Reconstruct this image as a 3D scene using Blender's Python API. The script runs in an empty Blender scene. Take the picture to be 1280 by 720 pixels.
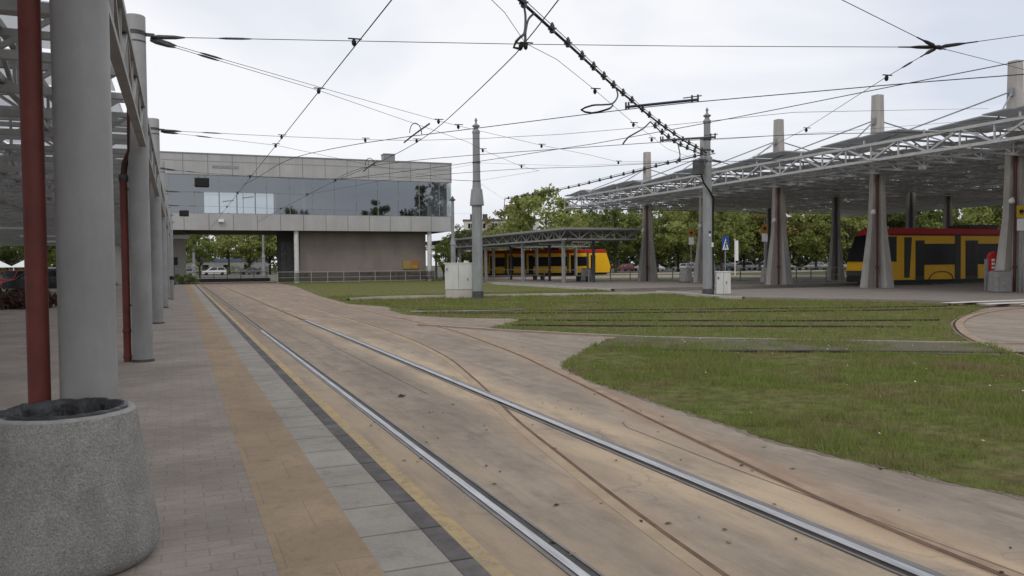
import bpy, bmesh, math, random
import numpy as np
from mathutils import Vector, Matrix
random.seed(7); rng = np.random.default_rng(11)
S = bpy.context.scene
COL = S.collection

# ------------------------------------------------------------------ helpers
class MB:
    """collects boxes, bars, tubes, prisms; build() links ONE mesh object"""
    def __init__(s): s.v = []; s.f = []; s.sm = []; s.mi = []
    def add(s, vs, fs, smooth=False, mi=0):
        b = len(s.v); s.v += [tuple(v) for v in vs]
        for f in fs: s.f.append(tuple(b + i for i in f)); s.sm.append(smooth); s.mi.append(mi)
    def box(s, x0, x1, y0, y1, z0, z1, mi=0):
        vs = [(x0,y0,z0),(x1,y0,z0),(x1,y1,z0),(x0,y1,z0),(x0,y0,z1),(x1,y0,z1),(x1,y1,z1),(x0,y1,z1)]
        s.add(vs, [(0,3,2,1),(4,5,6,7),(0,1,5,4),(1,2,6,5),(2,3,7,6),(3,0,4,7)], False, mi)
    def frustum(s, c0, hx0, hy0, c1, hx1, hy1, mi=0):
        vs = []
        for c, hx, hy in ((c0,hx0,hy0),(c1,hx1,hy1)):
            vs += [(c[0]-hx,c[1]-hy,c[2]),(c[0]+hx,c[1]-hy,c[2]),(c[0]+hx,c[1]+hy,c[2]),(c[0]-hx,c[1]+hy,c[2])]
        s.add(vs, [(0,3,2,1),(4,5,6,7),(0,1,5,4),(1,2,6,5),(2,3,7,6),(3,0,4,7)], False, mi)
    def bar(s, p0, p1, w, h=None, up=(0,0,1), mi=0):
        h = h or w; p0 = Vector(p0); p1 = Vector(p1); d = (p1-p0).normalized(); u = Vector(up)
        if abs(d.dot(u)) > .98: u = Vector((1,0,0))
        r = d.cross(u).normalized(); u = r.cross(d)
        vs = []
        for p in (p0, p1):
            for a, b in ((-1,-1),(1,-1),(1,1),(-1,1)): vs.append(p + r*a*w/2 + u*b*h/2)
        s.add(vs, [(0,3,2,1),(4,5,6,7),(0,1,5,4),(1,2,6,5),(2,3,7,6),(3,0,4,7)], False, mi)
    def tube(s, pts, r, n=6, caps=True, mi=0):
        pts = [Vector(p) for p in pts]; rs = r if isinstance(r, (list, tuple)) else [r]*len(pts)
        rings = []; pu = None
        for i, p in enumerate(pts):
            d = (pts[min(i+1,len(pts)-1)] - pts[max(i-1,0)]).normalized()
            if pu is None: pu = Vector((0,0,1)) if abs(d.z) < .9 else Vector((1,0,0))
            a = d.cross(pu)
            if a.length < 1e-4: a = d.cross(Vector((0,1,0)))
            a.normalize(); b = a.cross(d).normalized(); pu = b
            rings.append([p + (a*math.cos(t)+b*math.sin(t))*rs[i] for t in [2*math.pi*k/n for k in range(n)]])
        vs = [v for g in rings for v in g]; fs = []
        for i in range(len(pts)-1):
            for k in range(n):
                fs.append((i*n+k, i*n+(k+1)%n, (i+1)*n+(k+1)%n, (i+1)*n+k))
        s.add(vs, fs, n > 4, mi)
        if caps:
            s.add(rings[0], [tuple(range(n))[::-1]], False, mi); s.add(rings[-1], [tuple(range(n))], False, mi)
    def lathe(s, c, prof, n=24, smooth=True, mi=0, cap=True):
        vs = []; fs = []
        for r, z in prof:
            for k in range(n):
                t = 2*math.pi*k/n; vs.append((c[0]+r*math.cos(t), c[1]+r*math.sin(t), c[2]+z))
        for i in range(len(prof)-1):
            for k in range(n): fs.append((i*n+k, i*n+(k+1)%n, (i+1)*n+(k+1)%n, (i+1)*n+k))
        s.add(vs, fs, smooth, mi)
        if cap:
            s.add(vs[:n], [tuple(range(n))[::-1]], False, mi); s.add(vs[-n:], [tuple(range(n))], False, mi)
    def prism_y(s, poly, y0, y1, mi=0):       # polygon in (x,z), extruded along y
        n = len(poly); vs = [(x,y0,z) for x,z in poly] + [(x,y1,z) for x,z in poly]
        fs = [tuple(range(n)), tuple(range(2*n-1,n-1,-1))] + [(i,n+i,n+(i+1)%n,(i+1)%n) for i in range(n)]
        s.add(vs, fs, False, mi)
    def truss(s, p0, p1, depth, n, wc=.07, ww=.04, vert=True):   # vertical lattice girder, p on the bottom chord
        p0 = Vector(p0); p1 = Vector(p1); u = Vector((0,0,depth))
        s.bar(p0, p1, wc); s.bar(p0+u, p1+u, wc)
        for i in range(n):
            a = p0.lerp(p1, i/n); b = p0.lerp(p1, (i+1)/n)
            if i % 2 == 0: s.bar(a+u, b, ww)
            else: s.bar(a, b+u, ww)
            if vert: s.bar(b, b+u, ww*.8)
    def build(s, name, mat, parent=None, bevel=0, loc=None):
        me = bpy.data.meshes.new(name); me.from_pydata(s.v, [], s.f)
        for m in (mat if isinstance(mat, (list,tuple)) else [mat]): me.materials.append(m)
        me.polygons.foreach_set('use_smooth', s.sm); me.polygons.foreach_set('material_index', s.mi)
        bm = bmesh.new(); bm.from_mesh(me); bmesh.ops.recalc_face_normals(bm, faces=bm.faces); bm.to_mesh(me); bm.free()
        me.update()
        o = bpy.data.objects.new(name, me); COL.objects.link(o)
        if parent: o.parent = parent
        if loc: o.location = loc
        if bevel:
            b = o.modifiers.new('bevel', 'BEVEL'); b.width = bevel; b.segments = 2; b.limit_method = 'ANGLE'; b.angle_limit = math.radians(40)
        return o
def tag(o, label, cat, group=None):
    o['label'] = label; o['category'] = cat
    if group: o['group'] = group
    return o
def thing(name, label, cat, loc=(0,0,0), rz=0, group=None):
    o = bpy.data.objects.new(name, None); COL.objects.link(o); o.location = loc; o.rotation_euler = (0,0,rz)
    o.empty_display_size = .3
    return tag(o, label, cat, group)
def struct(o): o['kind'] = 'structure'; return o
def stuff(o): o['kind'] = 'stuff'; return o
def dup(root, loc, rz=0, label=None, group=None, scale=None):
    r = root.copy(); COL.objects.link(r); r.location = loc; r.rotation_euler = (0,0,rz)
    if label: r['label'] = label
    if group: r['group'] = group
    if scale: r.scale = scale
    for ch in list(root.children):
        c = ch.copy(); COL.objects.link(c); c.parent = r
        for g in list(ch.children):
            d = g.copy(); COL.objects.link(d); d.parent = c
    return r

# ------------------------------------------------------------------ materials
def lin(r, g, b): return tuple((c/255/12.92 if c/255 <= .04045 else ((c/255+.055)/1.055)**2.4) for c in (r,g,b))
def mat(name, c1, c2=None, scale=3., rough=.8, metal=0., bump=0., bscale=40., detail=6., spec=.3, stretch=(1,1,1), lo=.35, hi=.65, coord='obj'):
    m = bpy.data.materials.new(name); m.use_nodes = True; nt = m.node_tree; N = nt.nodes; L = nt.links
    b = N['Principled BSDF']; b.inputs['Roughness'].default_value = rough; b.inputs['Metallic'].default_value = metal
    b.inputs['Specular IOR Level'].default_value = spec
    b.inputs['Base Color'].default_value = (*c1, 1)
    if coord == 'obj': src = N.new('ShaderNodeTexCoord').outputs['Object']
    else: src = N.new('ShaderNodeNewGeometry').outputs['Position']
    mp = N.new('ShaderNodeMapping'); mp.inputs['Scale'].default_value = stretch; L.new(src, mp.inputs['Vector'])
    if c2:
        n = N.new('ShaderNodeTexNoise'); n.inputs['Scale'].default_value = scale; n.inputs['Detail'].default_value = detail; n.inputs['Roughness'].default_value = .62
        L.new(mp.outputs[0], n.inputs['Vector'])
        r = N.new('ShaderNodeMapRange'); r.inputs['From Min'].default_value = lo; r.inputs['From Max'].default_value = hi; L.new(n.outputs['Fac'], r.inputs['Value'])
        x = N.new('ShaderNodeMix'); x.data_type = 'RGBA'; x.inputs['A'].default_value = (*c1,1); x.inputs['B'].default_value = (*c2,1)
        L.new(r.outputs[0], x.inputs['Factor']); L.new(x.outputs['Result'], b.inputs['Base Color'])
        m['mix'] = x.name
    if bump:
        n2 = N.new('ShaderNodeTexNoise'); n2.inputs['Scale'].default_value = bscale; n2.inputs['Detail'].default_value = 4; L.new(mp.outputs[0], n2.inputs['Vector'])
        bp = N.new('ShaderNodeBump'); bp.inputs['Strength'].default_value = bump; bp.inputs['Distance'].default_value = .02
        L.new(n2.outputs['Fac'], bp.inputs['Height']); L.new(bp.outputs[0], b.inputs['Normal'])
    return m
def stain(m, scale, lo, hi, stretch=(1,1,1), a=.35, b=.65):
    nt = m.node_tree; N = nt.nodes; L = nt.links; p = N['Principled BSDF']; inp = p.inputs['Base Color']
    pos = N.new('ShaderNodeNewGeometry').outputs['Position']; mp = N.new('ShaderNodeMapping'); mp.inputs['Scale'].default_value = stretch; L.new(pos, mp.inputs['Vector'])
    n = N.new('ShaderNodeTexNoise'); n.inputs['Scale'].default_value = scale; n.inputs['Detail'].default_value = 9; n.inputs['Roughness'].default_value = .7; L.new(mp.outputs[0], n.inputs['Vector'])
    r = N.new('ShaderNodeMapRange'); r.inputs['From Min'].default_value = a; r.inputs['From Max'].default_value = b; r.inputs['To Min'].default_value = lo; r.inputs['To Max'].default_value = hi; L.new(n.outputs['Fac'], r.inputs['Value'])
    x = N.new('ShaderNodeVectorMath'); x.operation = 'SCALE'; L.new(r.outputs[0], x.inputs['Scale'])
    if inp.is_linked: L.new(inp.links[0].from_socket, x.inputs[0])
    else: x.inputs[0].default_value = inp.default_value[:3]
    L.new(x.outputs[0], inp); return m
M = {}
M['col'] = mat('painted_column_steel', (.315,.312,.305), (.265,.262,.257), 2.5, .55, 0, .05, 60)
M['steel'] = mat('galvanised_steel', (.30,.305,.31), (.22,.225,.23), 6, .5, .3, 0)
M['steel_light'] = mat('pale_truss_steel', (.48,.48,.48), (.38,.38,.38), 5, .55, .1)
M['steel_dark'] = mat('weathered_dark_steel', (.10,.10,.105), (.06,.06,.065), 5, .6, .2)
M['red'] = mat('red_downpipe_paint', (.185,.05,.04), (.135,.042,.035), 4, .6, 0, .05, 50)
M['bin'] = mat('exposed_aggregate_concrete', (.42,.412,.385), (.27,.265,.242), 95, .9, 0, .8, 120, 10, .2, lo=.38, hi=.66)
M['binrim'] = mat('smooth_bin_rim_concrete', (.40,.39,.37), (.30,.29,.275), 20, .85, 0, .2, 120)
M['bag'] = mat('black_bag_plastic', (.022,.022,.024), (.04,.04,.043), 12, .42, 0, .6, 25, spec=.5)
M['conc'] = mat('pillar_concrete', (.44,.415,.385), (.35,.33,.305), 2.2, .9, 0, .3, 35, stretch=(1,1,.35))
M['conc_d'] = mat('planter_concrete', (.28,.275,.262), (.21,.205,.198), 6, .9, 0, .3, 50)
M['mast'] = mat('grey_mast_paint', (.30,.31,.315), (.24,.25,.255), 3, .6, 0, .05, 40, stretch=(1,1,.3))
M['black'] = mat('black_rubber', (.012,.012,.013), None, rough=.6)
M['wire'] = mat('oxidised_copper_wire', (.035,.033,.032), None, rough=.6, metal=.3)
M['insul'] = mat('grey_insulator', (.09,.088,.085), (.05,.05,.05), 20, .5)
M['white'] = mat('white_cabinet_paint', (.66,.66,.63), (.56,.56,.53), 3, .55, 0, .03, 20, stretch=(1,1,.25))
M['white_c'] = mat('white_metal', (.72,.72,.72), None, rough=.5)
M['railtop'] = mat('polished_rail_steel', (.60,.60,.61), (.38,.37,.37), 5, .38, 1., .1, 60, stretch=(6,.4,1))
M['railgrey'] = mat('worn_rail_steel', (.24,.23,.225), (.16,.15,.145), 8, .5, .6, .1, 60, stretch=(5,.5,1))
M['rust'] = mat('rusty_rail_steel', (.20,.115,.07), (.13,.075,.05), 8, .85, .1, .2, 70)
M['groove'] = mat('dark_rail_groove', (.035,.031,.028), (.06,.05,.042), 5, .9)
M['grooverust'] = mat('rusty_rail_groove', (.10,.06,.038), (.17,.11,.07), 4, .9)
M['groovegrey'] = mat('steel_grey_groove', (.10,.095,.09), (.06,.056,.052), 3, .7, .3)
M['sandlip'] = mat('sandy_rail_edge', (.40,.31,.215), (.32,.24,.165), 3, .9)
M['tan_lip'] = mat('dusty_rail_edge', (.36,.27,.195), (.26,.19,.135), 3, .9)

stain(M['bin'], 4, .74, 1.12, (1,1,.8)); stain(M['col'], 3, .86, 1.08, (1,1,.25)); stain(M['red'], 6, .78, 1.15, (1,1,.3)); stain(M['conc'], 1.5, .8, 1.1, (1,1,.2)); stain(M['mast'], 3, .82, 1.08, (1,1,.2)); stain(M['white'], 3, .86, 1.03, (1,1,.3))
# ------------------------------------------------------------------ camera
yaw, pitch, roll, CH = .3938, .0292, .010, 1.51
fw = Vector((math.sin(yaw)*math.cos(pitch), math.cos(yaw)*math.cos(pitch), -math.sin(pitch)))
rt = Vector((math.cos(yaw), -math.sin(yaw), 0)); upv = rt.cross(fw)
r2 = math.cos(roll)*rt - math.sin(roll)*upv; u2 = math.sin(roll)*rt + math.cos(roll)*upv
cd = bpy.data.cameras.new('camera'); cam = bpy.data.objects.new('camera', cd); COL.objects.link(cam)
mw = Matrix((( r2.x,u2.x,-fw.x,0),(r2.y,u2.y,-fw.y,0),(r2.z,u2.z,-fw.z,CH),(0,0,0,1))); cam.matrix_world = mw
cd.sensor_width = 36; cd.lens = 28.125; cd.clip_end = 5000; cd.clip_start = .05; S.camera = cam

# ------------------------------------------------------------------ sky and light
W = bpy.data.worlds.new('World'); S.world = W; W.use_nodes = True; nt = W.node_tree; N = nt.nodes; L = nt.links
bg = N['Background']; sky = N.new('ShaderNodeTexSky'); sky.sky_type = 'NISHITA'; sky.sun_disc = False
SE, SR = math.radians(48), math.radians(215)
sky.sun_elevation = SE; sky.sun_rotation = SR; sky.air_density = 1; sky.dust_density = 3
L.new(sky.outputs[0], bg.inputs['Color']); bg.inputs['Strength'].default_value = .10
tc = N.new('ShaderNodeTexCoord'); mp = N.new('ShaderNodeMapping'); mp.inputs['Scale'].default_value = (1,1,2.6); L.new(tc.outputs['Generated'], mp.inputs['Vector'])
n1 = N.new('ShaderNodeTexNoise'); n1.inputs['Scale'].default_value = 1.7; n1.inputs['Detail'].default_value = 5; n1.inputs['Roughness'].default_value = .5; n1.inputs['Distortion'].default_value = .6
L.new(mp.outputs[0], n1.inputs['Vector'])
cr = N.new('ShaderNodeValToRGB'); cr.color_ramp.elements[0].position = .37; cr.color_ramp.elements[0].color = (.66,.695,.79,1)
cr.color_ramp.elements[1].position = .60; cr.color_ramp.elements[1].color = (.93,.93,.945,1); L.new(n1.outputs['Fac'], cr.inputs['Fac'])
b2 = N.new('ShaderNodeBackground'); L.new(cr.outputs[0], b2.inputs['Color']); b2.inputs['Strength'].default_value = .96
mx = N.new('ShaderNodeMixShader'); mx.inputs[0].default_value = .88
L.new(bg.outputs[0], mx.inputs[1]); L.new(b2.outputs[0], mx.inputs[2]); L.new(mx.outputs[0], N['World Output'].inputs['Surface'])
sd = bpy.data.lights.new('sun', 'SUN'); sd.energy = .7; sd.angle = math.radians(22); sd.color = (1,.96,.9)
so = bpy.data.objects.new('sun', sd); COL.objects.link(so)
sdir = Vector((math.sin(SR)*math.cos(SE), math.cos(SR)*math.cos(SE), math.sin(SE)))
so.rotation_euler = sdir.to_track_quat('Z','Y').to_euler(); so.location = (0,0,40)
S.view_settings.view_transform = 'Standard'; S.view_settings.look = 'None'; S.view_settings.gamma = 1; S.view_settings.exposure = .21
S.render.engine = 'CYCLES'; S.cycles.max_bounces = 8; S.cycles.transparent_max_bounces = 16

# ------------------------------------------------------------------ ground sheets
def pip(poly, P):
    x, y = P[:,0], P[:,1]; ins = np.zeros(len(P), bool); n = len(poly)
    for i in range(n):
        x0,y0 = poly[i]; x1,y1 = poly[(i+1)%n]
        c = ((y0 > y) != (y1 > y)) & (x < (x1-x0)*(y-y0)/((y1-y0) if y1 != y0 else 1e-9)+x0); ins ^= c
    return ins
def rough_edge(poly, step=.25, amp=.05, far=1e9):
    out = []; n = len(poly); rr = random.Random(3)
    for i in range(n):
        a = Vector(poly[i]); b = Vector(poly[(i+1)%n]); k = max(1, int((b-a).length/step)) if min(a.length, b.length) < far else 1
        nn = Vector((-(b-a).y, (b-a).x)).normalized()
        for j in range(k):
            p = a.lerp(b, j/k) + nn*rr.uniform(-amp, amp)*(1 if k > 1 else 0); out.append((p.x, p.y))
    return out
def slab(name, poly, ztop, zbot, m):
    bm = bmesh.new(); vs = [bm.verts.new((x,y,ztop)) for x,y in poly]; f = bm.faces.new(vs)
    bmesh.ops.recalc_face_normals(bm, faces=[f])
    if f.normal.z < 0: f.normal_flip()
    r = bmesh.ops.extrude_face_region(bm, geom=[f])
    top = [e for e in r['geom'] if isinstance(e, bmesh.types.BMVert)]
    for v in top: v.co.z = ztop
    for v in vs: v.co.z = zbot
    bmesh.ops.recalc_face_normals(bm, faces=bm.faces)
    big = [f for f in bm.faces if len(f.verts) > 4]; bmesh.ops.triangulate(bm, faces=big)
    me = bpy.data.meshes.new(name); bm.to_mesh(me); bm.free(); me.materials.append(m)
    o = bpy.data.objects.new(name, me); COL.objects.link(o); return o

# base ground reaching the horizon: worn earth and grass
M['far'] = mat('distant_grass_and_earth', (.075,.085,.032), (.14,.12,.075), .08, .95, 0, 0, coord='pos', lo=.4, hi=.62)
g = MB(); g.add([(-2500,-1500,-.06),(2500,-1500,-.06),(2500,4000,-.06),(-2500,4000,-.06)], [(0,1,2,3)])
struct(g.build('ground', M['far']))

# rails (centre lines, measured on site in metres; +Y runs along the platform)
A_L = [(2.10,-6),(2.15,0),(2.24,2),(2.37,3.4),(2.51,4.47),(2.68,5.56),(2.93,7.09),(3.25,8.6),(3.58,10.27),(3.99,12.66),(4.30,16.1),(4.42,20.7),(4.42,27.5),(4.42,78)]
B_R = [(3.53,-6),(3.58,0),(3.67,2.61),(3.80,3.93),(3.97,4.96),(4.25,6.64),(4.62,8.57),(5.03,10.85),(5.28,12.3),(5.66,15.4),(5.88,17.8),(5.92,22),(5.86,28.3),(5.86,78)]
def spline(pts, step=.4):
    P = [Vector((*p,0)) if len(p)==2 else Vector(p) for p in pts]; out = []
    for i in range(len(P)-1):
        a = P[max(i-1,0)]; b = P[i]; c = P[i+1]; d = P[min(i+2,len(P)-1)]
        k = max(1, min(40, int((c-b).length/step)))
        for j in range(k):
            t = j/k; out.append(.5*((2*b)+(c-a)*t+(2*a-5*b+4*c-d)*t*t+(3*b-a-3*c+d)*t**3))
    out.append(P[-1]); return out
def ribbon(mb, path, o0, o1, z, mi=0):
    vs = []; n = len(path)
    for i, p in enumerate(path):
        d = (path[min(i+1,n-1)]-path[max(i-1,0)]); d.z = 0; d.normalize(); r = Vector((d.y,-d.x,0))
        vs += [p+r*o0+Vector((0,0,z)), p+r*o1+Vector((0,0,z))]
    mb.add(vs, [(2*i,2*i+1,2*i+3,2*i+2) for i in range(n-1)], False, mi)

def skirt(mb, path, o, z0, z1, mi=0):
    vs = []; n = len(path)
    for i, p in enumerate(path):
        d = (path[min(i+1,n-1)]-path[max(i-1,0)]); d.z = 0; d.normalize(); r = Vector((d.y,-d.x,0))
        vs += [p+r*o+Vector((0,0,z0)), p+r*o+Vector((0,0,z1))]
    mb.add(vs, [(2*i,2*i+1,2*i+3,2*i+2) for i in range(n-1)], False, mi)
# trackbed: one fine sheet, its sand colour from a measured distance to the rails
ys = np.concatenate([np.arange(-8,14,.11), np.arange(14,30,.25), np.arange(30,92,.8)])
xs = np.concatenate([np.arange(1.0,6.6,.07), np.arange(6.6,12,.3), np.arange(12,60.1,2.)])
XX, YY = np.meshgrid(xs, ys); nx, ny = len(xs), len(ys)
def dist_to(poly):
    P = spline(poly, .3); D = np.full(XX.shape, 9.)
    for i in range(len(P)-1):
        a, b = P[i], P[i+1]; dx, dy = b.x-a.x, b.y-a.y; l2 = dx*dx+dy*dy+1e-9
        t = np.clip(((XX-a.x)*dx+(YY-a.y)*dy)/l2, 0, 1); D = np.minimum(D, np.hypot(XX-a.x-t*dx, YY-a.y-t*dy))
    return D
dl = np.abs(XX-1.77); dr = np.abs(XX-3.25); dA = dist_to(A_L); dB = dist_to(B_R)
sand = .55*np.exp(-(dl/.28)**2) + 1.0*np.exp(-((XX-3.45)/.30)**2) + .65*np.exp(-((XX-3.02)/.2)**2) + .45*np.exp(-(dA/.22)**2) + .5*np.exp(-(dB/.25)**2) + .4*np.exp(-((XX-1.42)/.2)**2)
sand *= np.clip(1.25 - YY/34, .25, 1)
rustv = .8*np.exp(-(dA/.16)**2)+.9*np.exp(-((dB-.03)/.16)**2) + np.clip((YY-14)/14, 0, .55)
me = bpy.data.meshes.new('trackbed')
co = np.stack([XX.ravel(), YY.ravel(), np.zeros(nx*ny)], 1)
idx = np.arange(nx*ny).reshape(ny, nx); q = np.stack([idx[:-1,:-1], idx[:-1,1:], idx[1:,1:], idx[1:,:-1]], -1).reshape(-1,4)
me.from_pydata(co.tolist(), [], q.tolist())
for nm, arr in (('sand', sand), ('rust', rustv)):
    at = me.attributes.new(nm, 'FLOAT', 'POINT'); at.data.foreach_set('value', arr.ravel().astype(np.float32))
tb = bpy.data.objects.new('trackbed', me); COL.objects.link(tb); struct(tb)
def trackbed_mat():
    m = bpy.data.materials.new('dusty_trackbed_concrete'); m.use_nodes = True; nt = m.node_tree; N = nt.nodes; L = nt.links; b = N['Principled BSDF']
    b.inputs['Roughness'].default_value = .92; b.inputs['Specular IOR Level'].default_value = .2
    pos = N.new('ShaderNodeNewGeometry').outputs['Position']
    def noise(sc, st=(1,1,1), det=6, ro=.6):
        mp = N.new('ShaderNodeMapping'); mp.inputs['Scale'].default_value = st; L.new(pos, mp.inputs['Vector'])
        n = N.new('ShaderNodeTexNoise'); n.inputs['Scale'].default_value = sc; n.inputs['Detail'].default_value = det; n.inputs['Roughness'].default_value = ro; L.new(mp.outputs[0], n.inputs['Vector']); return n.outputs['Fac']
    def rng_(v, a, c, o0=0, o1=1):
        r = N.new('ShaderNodeMapRange'); r.inputs['From Min'].default_value = a; r.inputs['From Max'].default_value = c; r.inputs['To Min'].default_value = o0; r.inputs['To Max'].default_value = o1; L.new(v, r.inputs['Value']); return r.outputs[0]
    def mix(f, a, c, mode='MIX'):
        x = N.new('ShaderNodeMix'); x.data_type = 'RGBA'; x.blend_type = mode
        if isinstance(f, float): x.inputs['Factor'].default_value = f
        else: L.new(f, x.inputs['Factor'])
        for k, v in (('A',a),('B',c)):
            if isinstance(v, tuple): x.inputs[k].default_value = (*v,1)
            else: L.new(v, x.inputs[k])
        return x.outputs['Result']
    def math_(op, a, c):
        x = N.new('ShaderNodeMath'); x.operation = op
        for k, v in ((0,a),(1,c)):
            if isinstance(v, (int,float)): x.inputs[k].default_value = v
            else: L.new(v, x.inputs[k])
        x.use_clamp = True; return x.outputs[0]
    a1 = N.new('ShaderNodeAttribute'); a1.attribute_name = 'sand'; a2 = N.new('ShaderNodeAttribute'); a2.attribute_name = 'rust'
    base = mix(rng_(noise(.9, (1,.35,1), 7, .65), .36, .62), (.23,.193,.155), (.335,.28,.222))
    base = mix(rng_(noise(5, (1,.5,1), 8, .7), .45, .72), base, (.19,.16,.133))
    base = mix(rng_(noise(1., (7,.22,1), 7, .7), .50, .70, 0, .6), base, (.15,.127,.103))
    base = mix(rng_(noise(1., (5,.3,1), 6, .7), .56, .72, 0, .5), base, (.40,.33,.265))
    sn = math_('MULTIPLY', a1.outputs['Fac'], rng_(noise(1.6, (1.4,.32,1), 7, .65), .34, .58, .15, 1.15))
    base = mix(sn, base, (.47,.365,.252))
    rn = math_('MULTIPLY', a2.outputs['Fac'], rng_(noise(2.4, (1.2,.4,1), 5), .36, .66))
    base = mix(rn, base, (.27,.182,.128))
    base = mix(rng_(noise(38, (1,1,1), 3, .7), .62, .74, 0, .55), base, (.09,.078,.068))
    base = mix(rng_(noise(22, (1,1,1), 4, .7), .60, .72, 0, .35), base, (.45,.38,.31))
    vo = N.new('ShaderNodeTexVoronoi'); vo.feature = 'DISTANCE_TO_EDGE'; vo.inputs['Scale'].default_value = .55
    nz = N.new('ShaderNodeTexNoise'); nz.inputs['Scale'].default_value = 1.6; nz.inputs['Detail'].default_value = 5; L.new(pos, nz.inputs['Vector'])
    va = N.new('ShaderNodeVectorMath'); va.operation = 'SCALE'; va.inputs['Scale'].default_value = .9; L.new(nz.outputs['Color'], va.inputs[0])
    vb = N.new('ShaderNodeVectorMath'); vb.operation = 'ADD'; L.new(pos, vb.inputs[0]); L.new(va.outputs[0], vb.inputs[1]); L.new(vb.outputs[0], vo.inputs['Vector'])
    ck = math_('MULTIPLY', rng_(vo.outputs['Distance'], .004, .009, 1, 0), rng_(noise(.5), .48, .6, 0, .28))
    base = mix(ck, base, (.085,.07,.058))
    L.new(base, b.inputs['Base Color'])
    bp = N.new('ShaderNodeBump'); bp.inputs['Strength'].default_value = .35; bp.inputs['Distance'].default_value = .012; L.new(noise(30, (1,1,1), 6, .7), bp.inputs['Height']); L.new(bp.outputs[0], b.inputs['Normal'])
    return m
me.materials.append(trackbed_mat())

# --- platform
PZ = .22
def paver_mat(name, c1, c2, mortar, bw, bh, msize=.012, bias=0, rot=0, offset=.5, bump=.3, fine=None):
    m = bpy.data.materials.new(name); m.use_nodes = True; nt = m.node_tree; N = nt.nodes; L = nt.links; b = N['Principled BSDF']
    b.inputs['Roughness'].default_value = .88; b.inputs['Specular IOR Level'].default_value = .25
    pos = N.new('ShaderNodeNewGeometry').outputs['Position']; mp = N.new('ShaderNodeMapping'); mp.inputs['Rotation'].default_value = (0,0,rot); L.new(pos, mp.inputs['Vector'])
    br = N.new('ShaderNodeTexBrick'); br.offset = offset; br.inputs['Scale'].default_value = 1; br.inputs['Brick Width'].default_value = bw; br.inputs['Row Height'].default_value = bh
    br.inputs['Mortar Size'].default_value = msize; br.inputs['Mortar Smooth'].default_value = .3; br.inputs['Bias'].default_value = bias
    br.inputs['Color1'].default_value = (*c1,1); br.inputs['Color2'].default_value = (*c2,1); br.inputs['Mortar'].default_value = (*mortar,1)
    L.new(mp.outputs[0], br.inputs['Vector'])
    n = N.new('ShaderNodeTexNoise'); n.inputs['Scale'].default_value = 1.3; n.inputs['Detail'].default_value = 8; n.inputs['Roughness'].default_value = .65; L.new(pos, n.inputs['Vector'])
    r = N.new('ShaderNodeMapRange'); r.inputs['From Min'].default_value = .3; r.inputs['From Max'].default_value = .7; r.inputs['To Min'].default_value = .78; r.inputs['To Max'].default_value = 1.18; L.new(n.outputs['Fac'], r.inputs['Value'])
    n3 = N.new('ShaderNodeTexNoise'); n3.inputs['Scale'].default_value = 60; n3.inputs['Detail'].default_value = 3; L.new(pos, n3.inputs['Vector'])
    r3 = N.new('ShaderNodeMapRange'); r3.inputs['From Min'].default_value = .3; r3.inputs['From Max'].default_value = .7; r3.inputs['To Min'].default_value = .93; r3.inputs['To Max'].default_value = 1.07; L.new(n3.outputs['Fac'], r3.inputs['Value'])
    mm = N.new('ShaderNodeMath'); mm.operation = 'MULTIPLY'; L.new(r.outputs[0], mm.inputs[0]); L.new(r3.outputs[0], mm.inputs[1])
    x = N.new('ShaderNodeVectorMath'); x.operation = 'SCALE'; L.new(br.outputs['Color'], x.inputs[0]); L.new(mm.outputs[0], x.inputs['Scale']); L.new(x.outputs[0], b.inputs['Base Color'])
    bp = N.new('ShaderNodeBump'); bp.inputs['Strength'].default_value = bump; bp.inputs['Distance'].default_value = .006; bp.invert = True; L.new(br.outputs['Fac'], bp.inputs['Height']); L.new(bp.outputs[0], b.inputs['Normal'])
    return m
M['pave'] = paver_mat('grey_block_paving', (.335,.285,.245), (.30,.258,.224), (.265,.227,.198), .20, .10, .005)
M['tact'] = paver_mat('ochre_tactile_paving', (.36,.268,.178), (.33,.246,.163), (.295,.218,.145), .40, .5, .004, bump=.2)
M['slabm'] = paver_mat('pale_concrete_slabs', (.345,.315,.275), (.315,.288,.252), (.165,.148,.128), 10, .47, .008, offset=0)
M['kerbm'] = paver_mat('dark_kerb_stone', (.115,.106,.102), (.145,.134,.126), (.05,.046,.043), 10, .47, .010, offset=0)
M['yel'] = mat('worn_yellow_paint', (.47,.345,.17), (.36,.28,.185), 3.5, .8, 0, .2, 40, stretch=(1,.5,1), coord='pos', lo=.38, hi=.7)
M['kside'] = mat('kerb_side_concrete', (.16,.135,.11), (.10,.085,.07), 6, .95)
stain(M['pave'], 11, .80, 1.0, a=.30, b=.44); stain(M['pave'], .8, .86, 1.08); stain(M['tact'], 9, .78, 1.02, a=.30, b=.48); stain(M['slabm'], 7, .80, 1.03, a=.32, b=.5); stain(M['kerbm'], 6, .75, 1.25); stain(M['yel'], 16, .72, 1.02, a=.34, b=.52)
p = MB(); p.box(-14, 1.255, -8, 67, -.05, PZ-.006); struct(p.build('platform', [M['kside']]))
def sheet(name, x0, x1, y0, y1, z, m):
    s = MB(); s.add([(x0,y0,z),(x1,y0,z),(x1,y1,z),(x0,y1,z)], [(0,1,2,3)]); return struct(s.build(name, m))
sheet('paving', -14, .362, -8, 67, PZ, M['pave'])
sheet('tactile_strip', .362, .77, -8, 67, PZ+.001, M['tact'])
sheet('slab_strip', .77, 1.065, -8, 67, PZ, M['slabm'])
sheet('kerb', 1.065, 1.17, -8, 67, PZ+.002, M['kerbm'])
sheet('yellow_line', 1.17, 1.256, -8, 67, PZ+.001, M['yel'])

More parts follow.
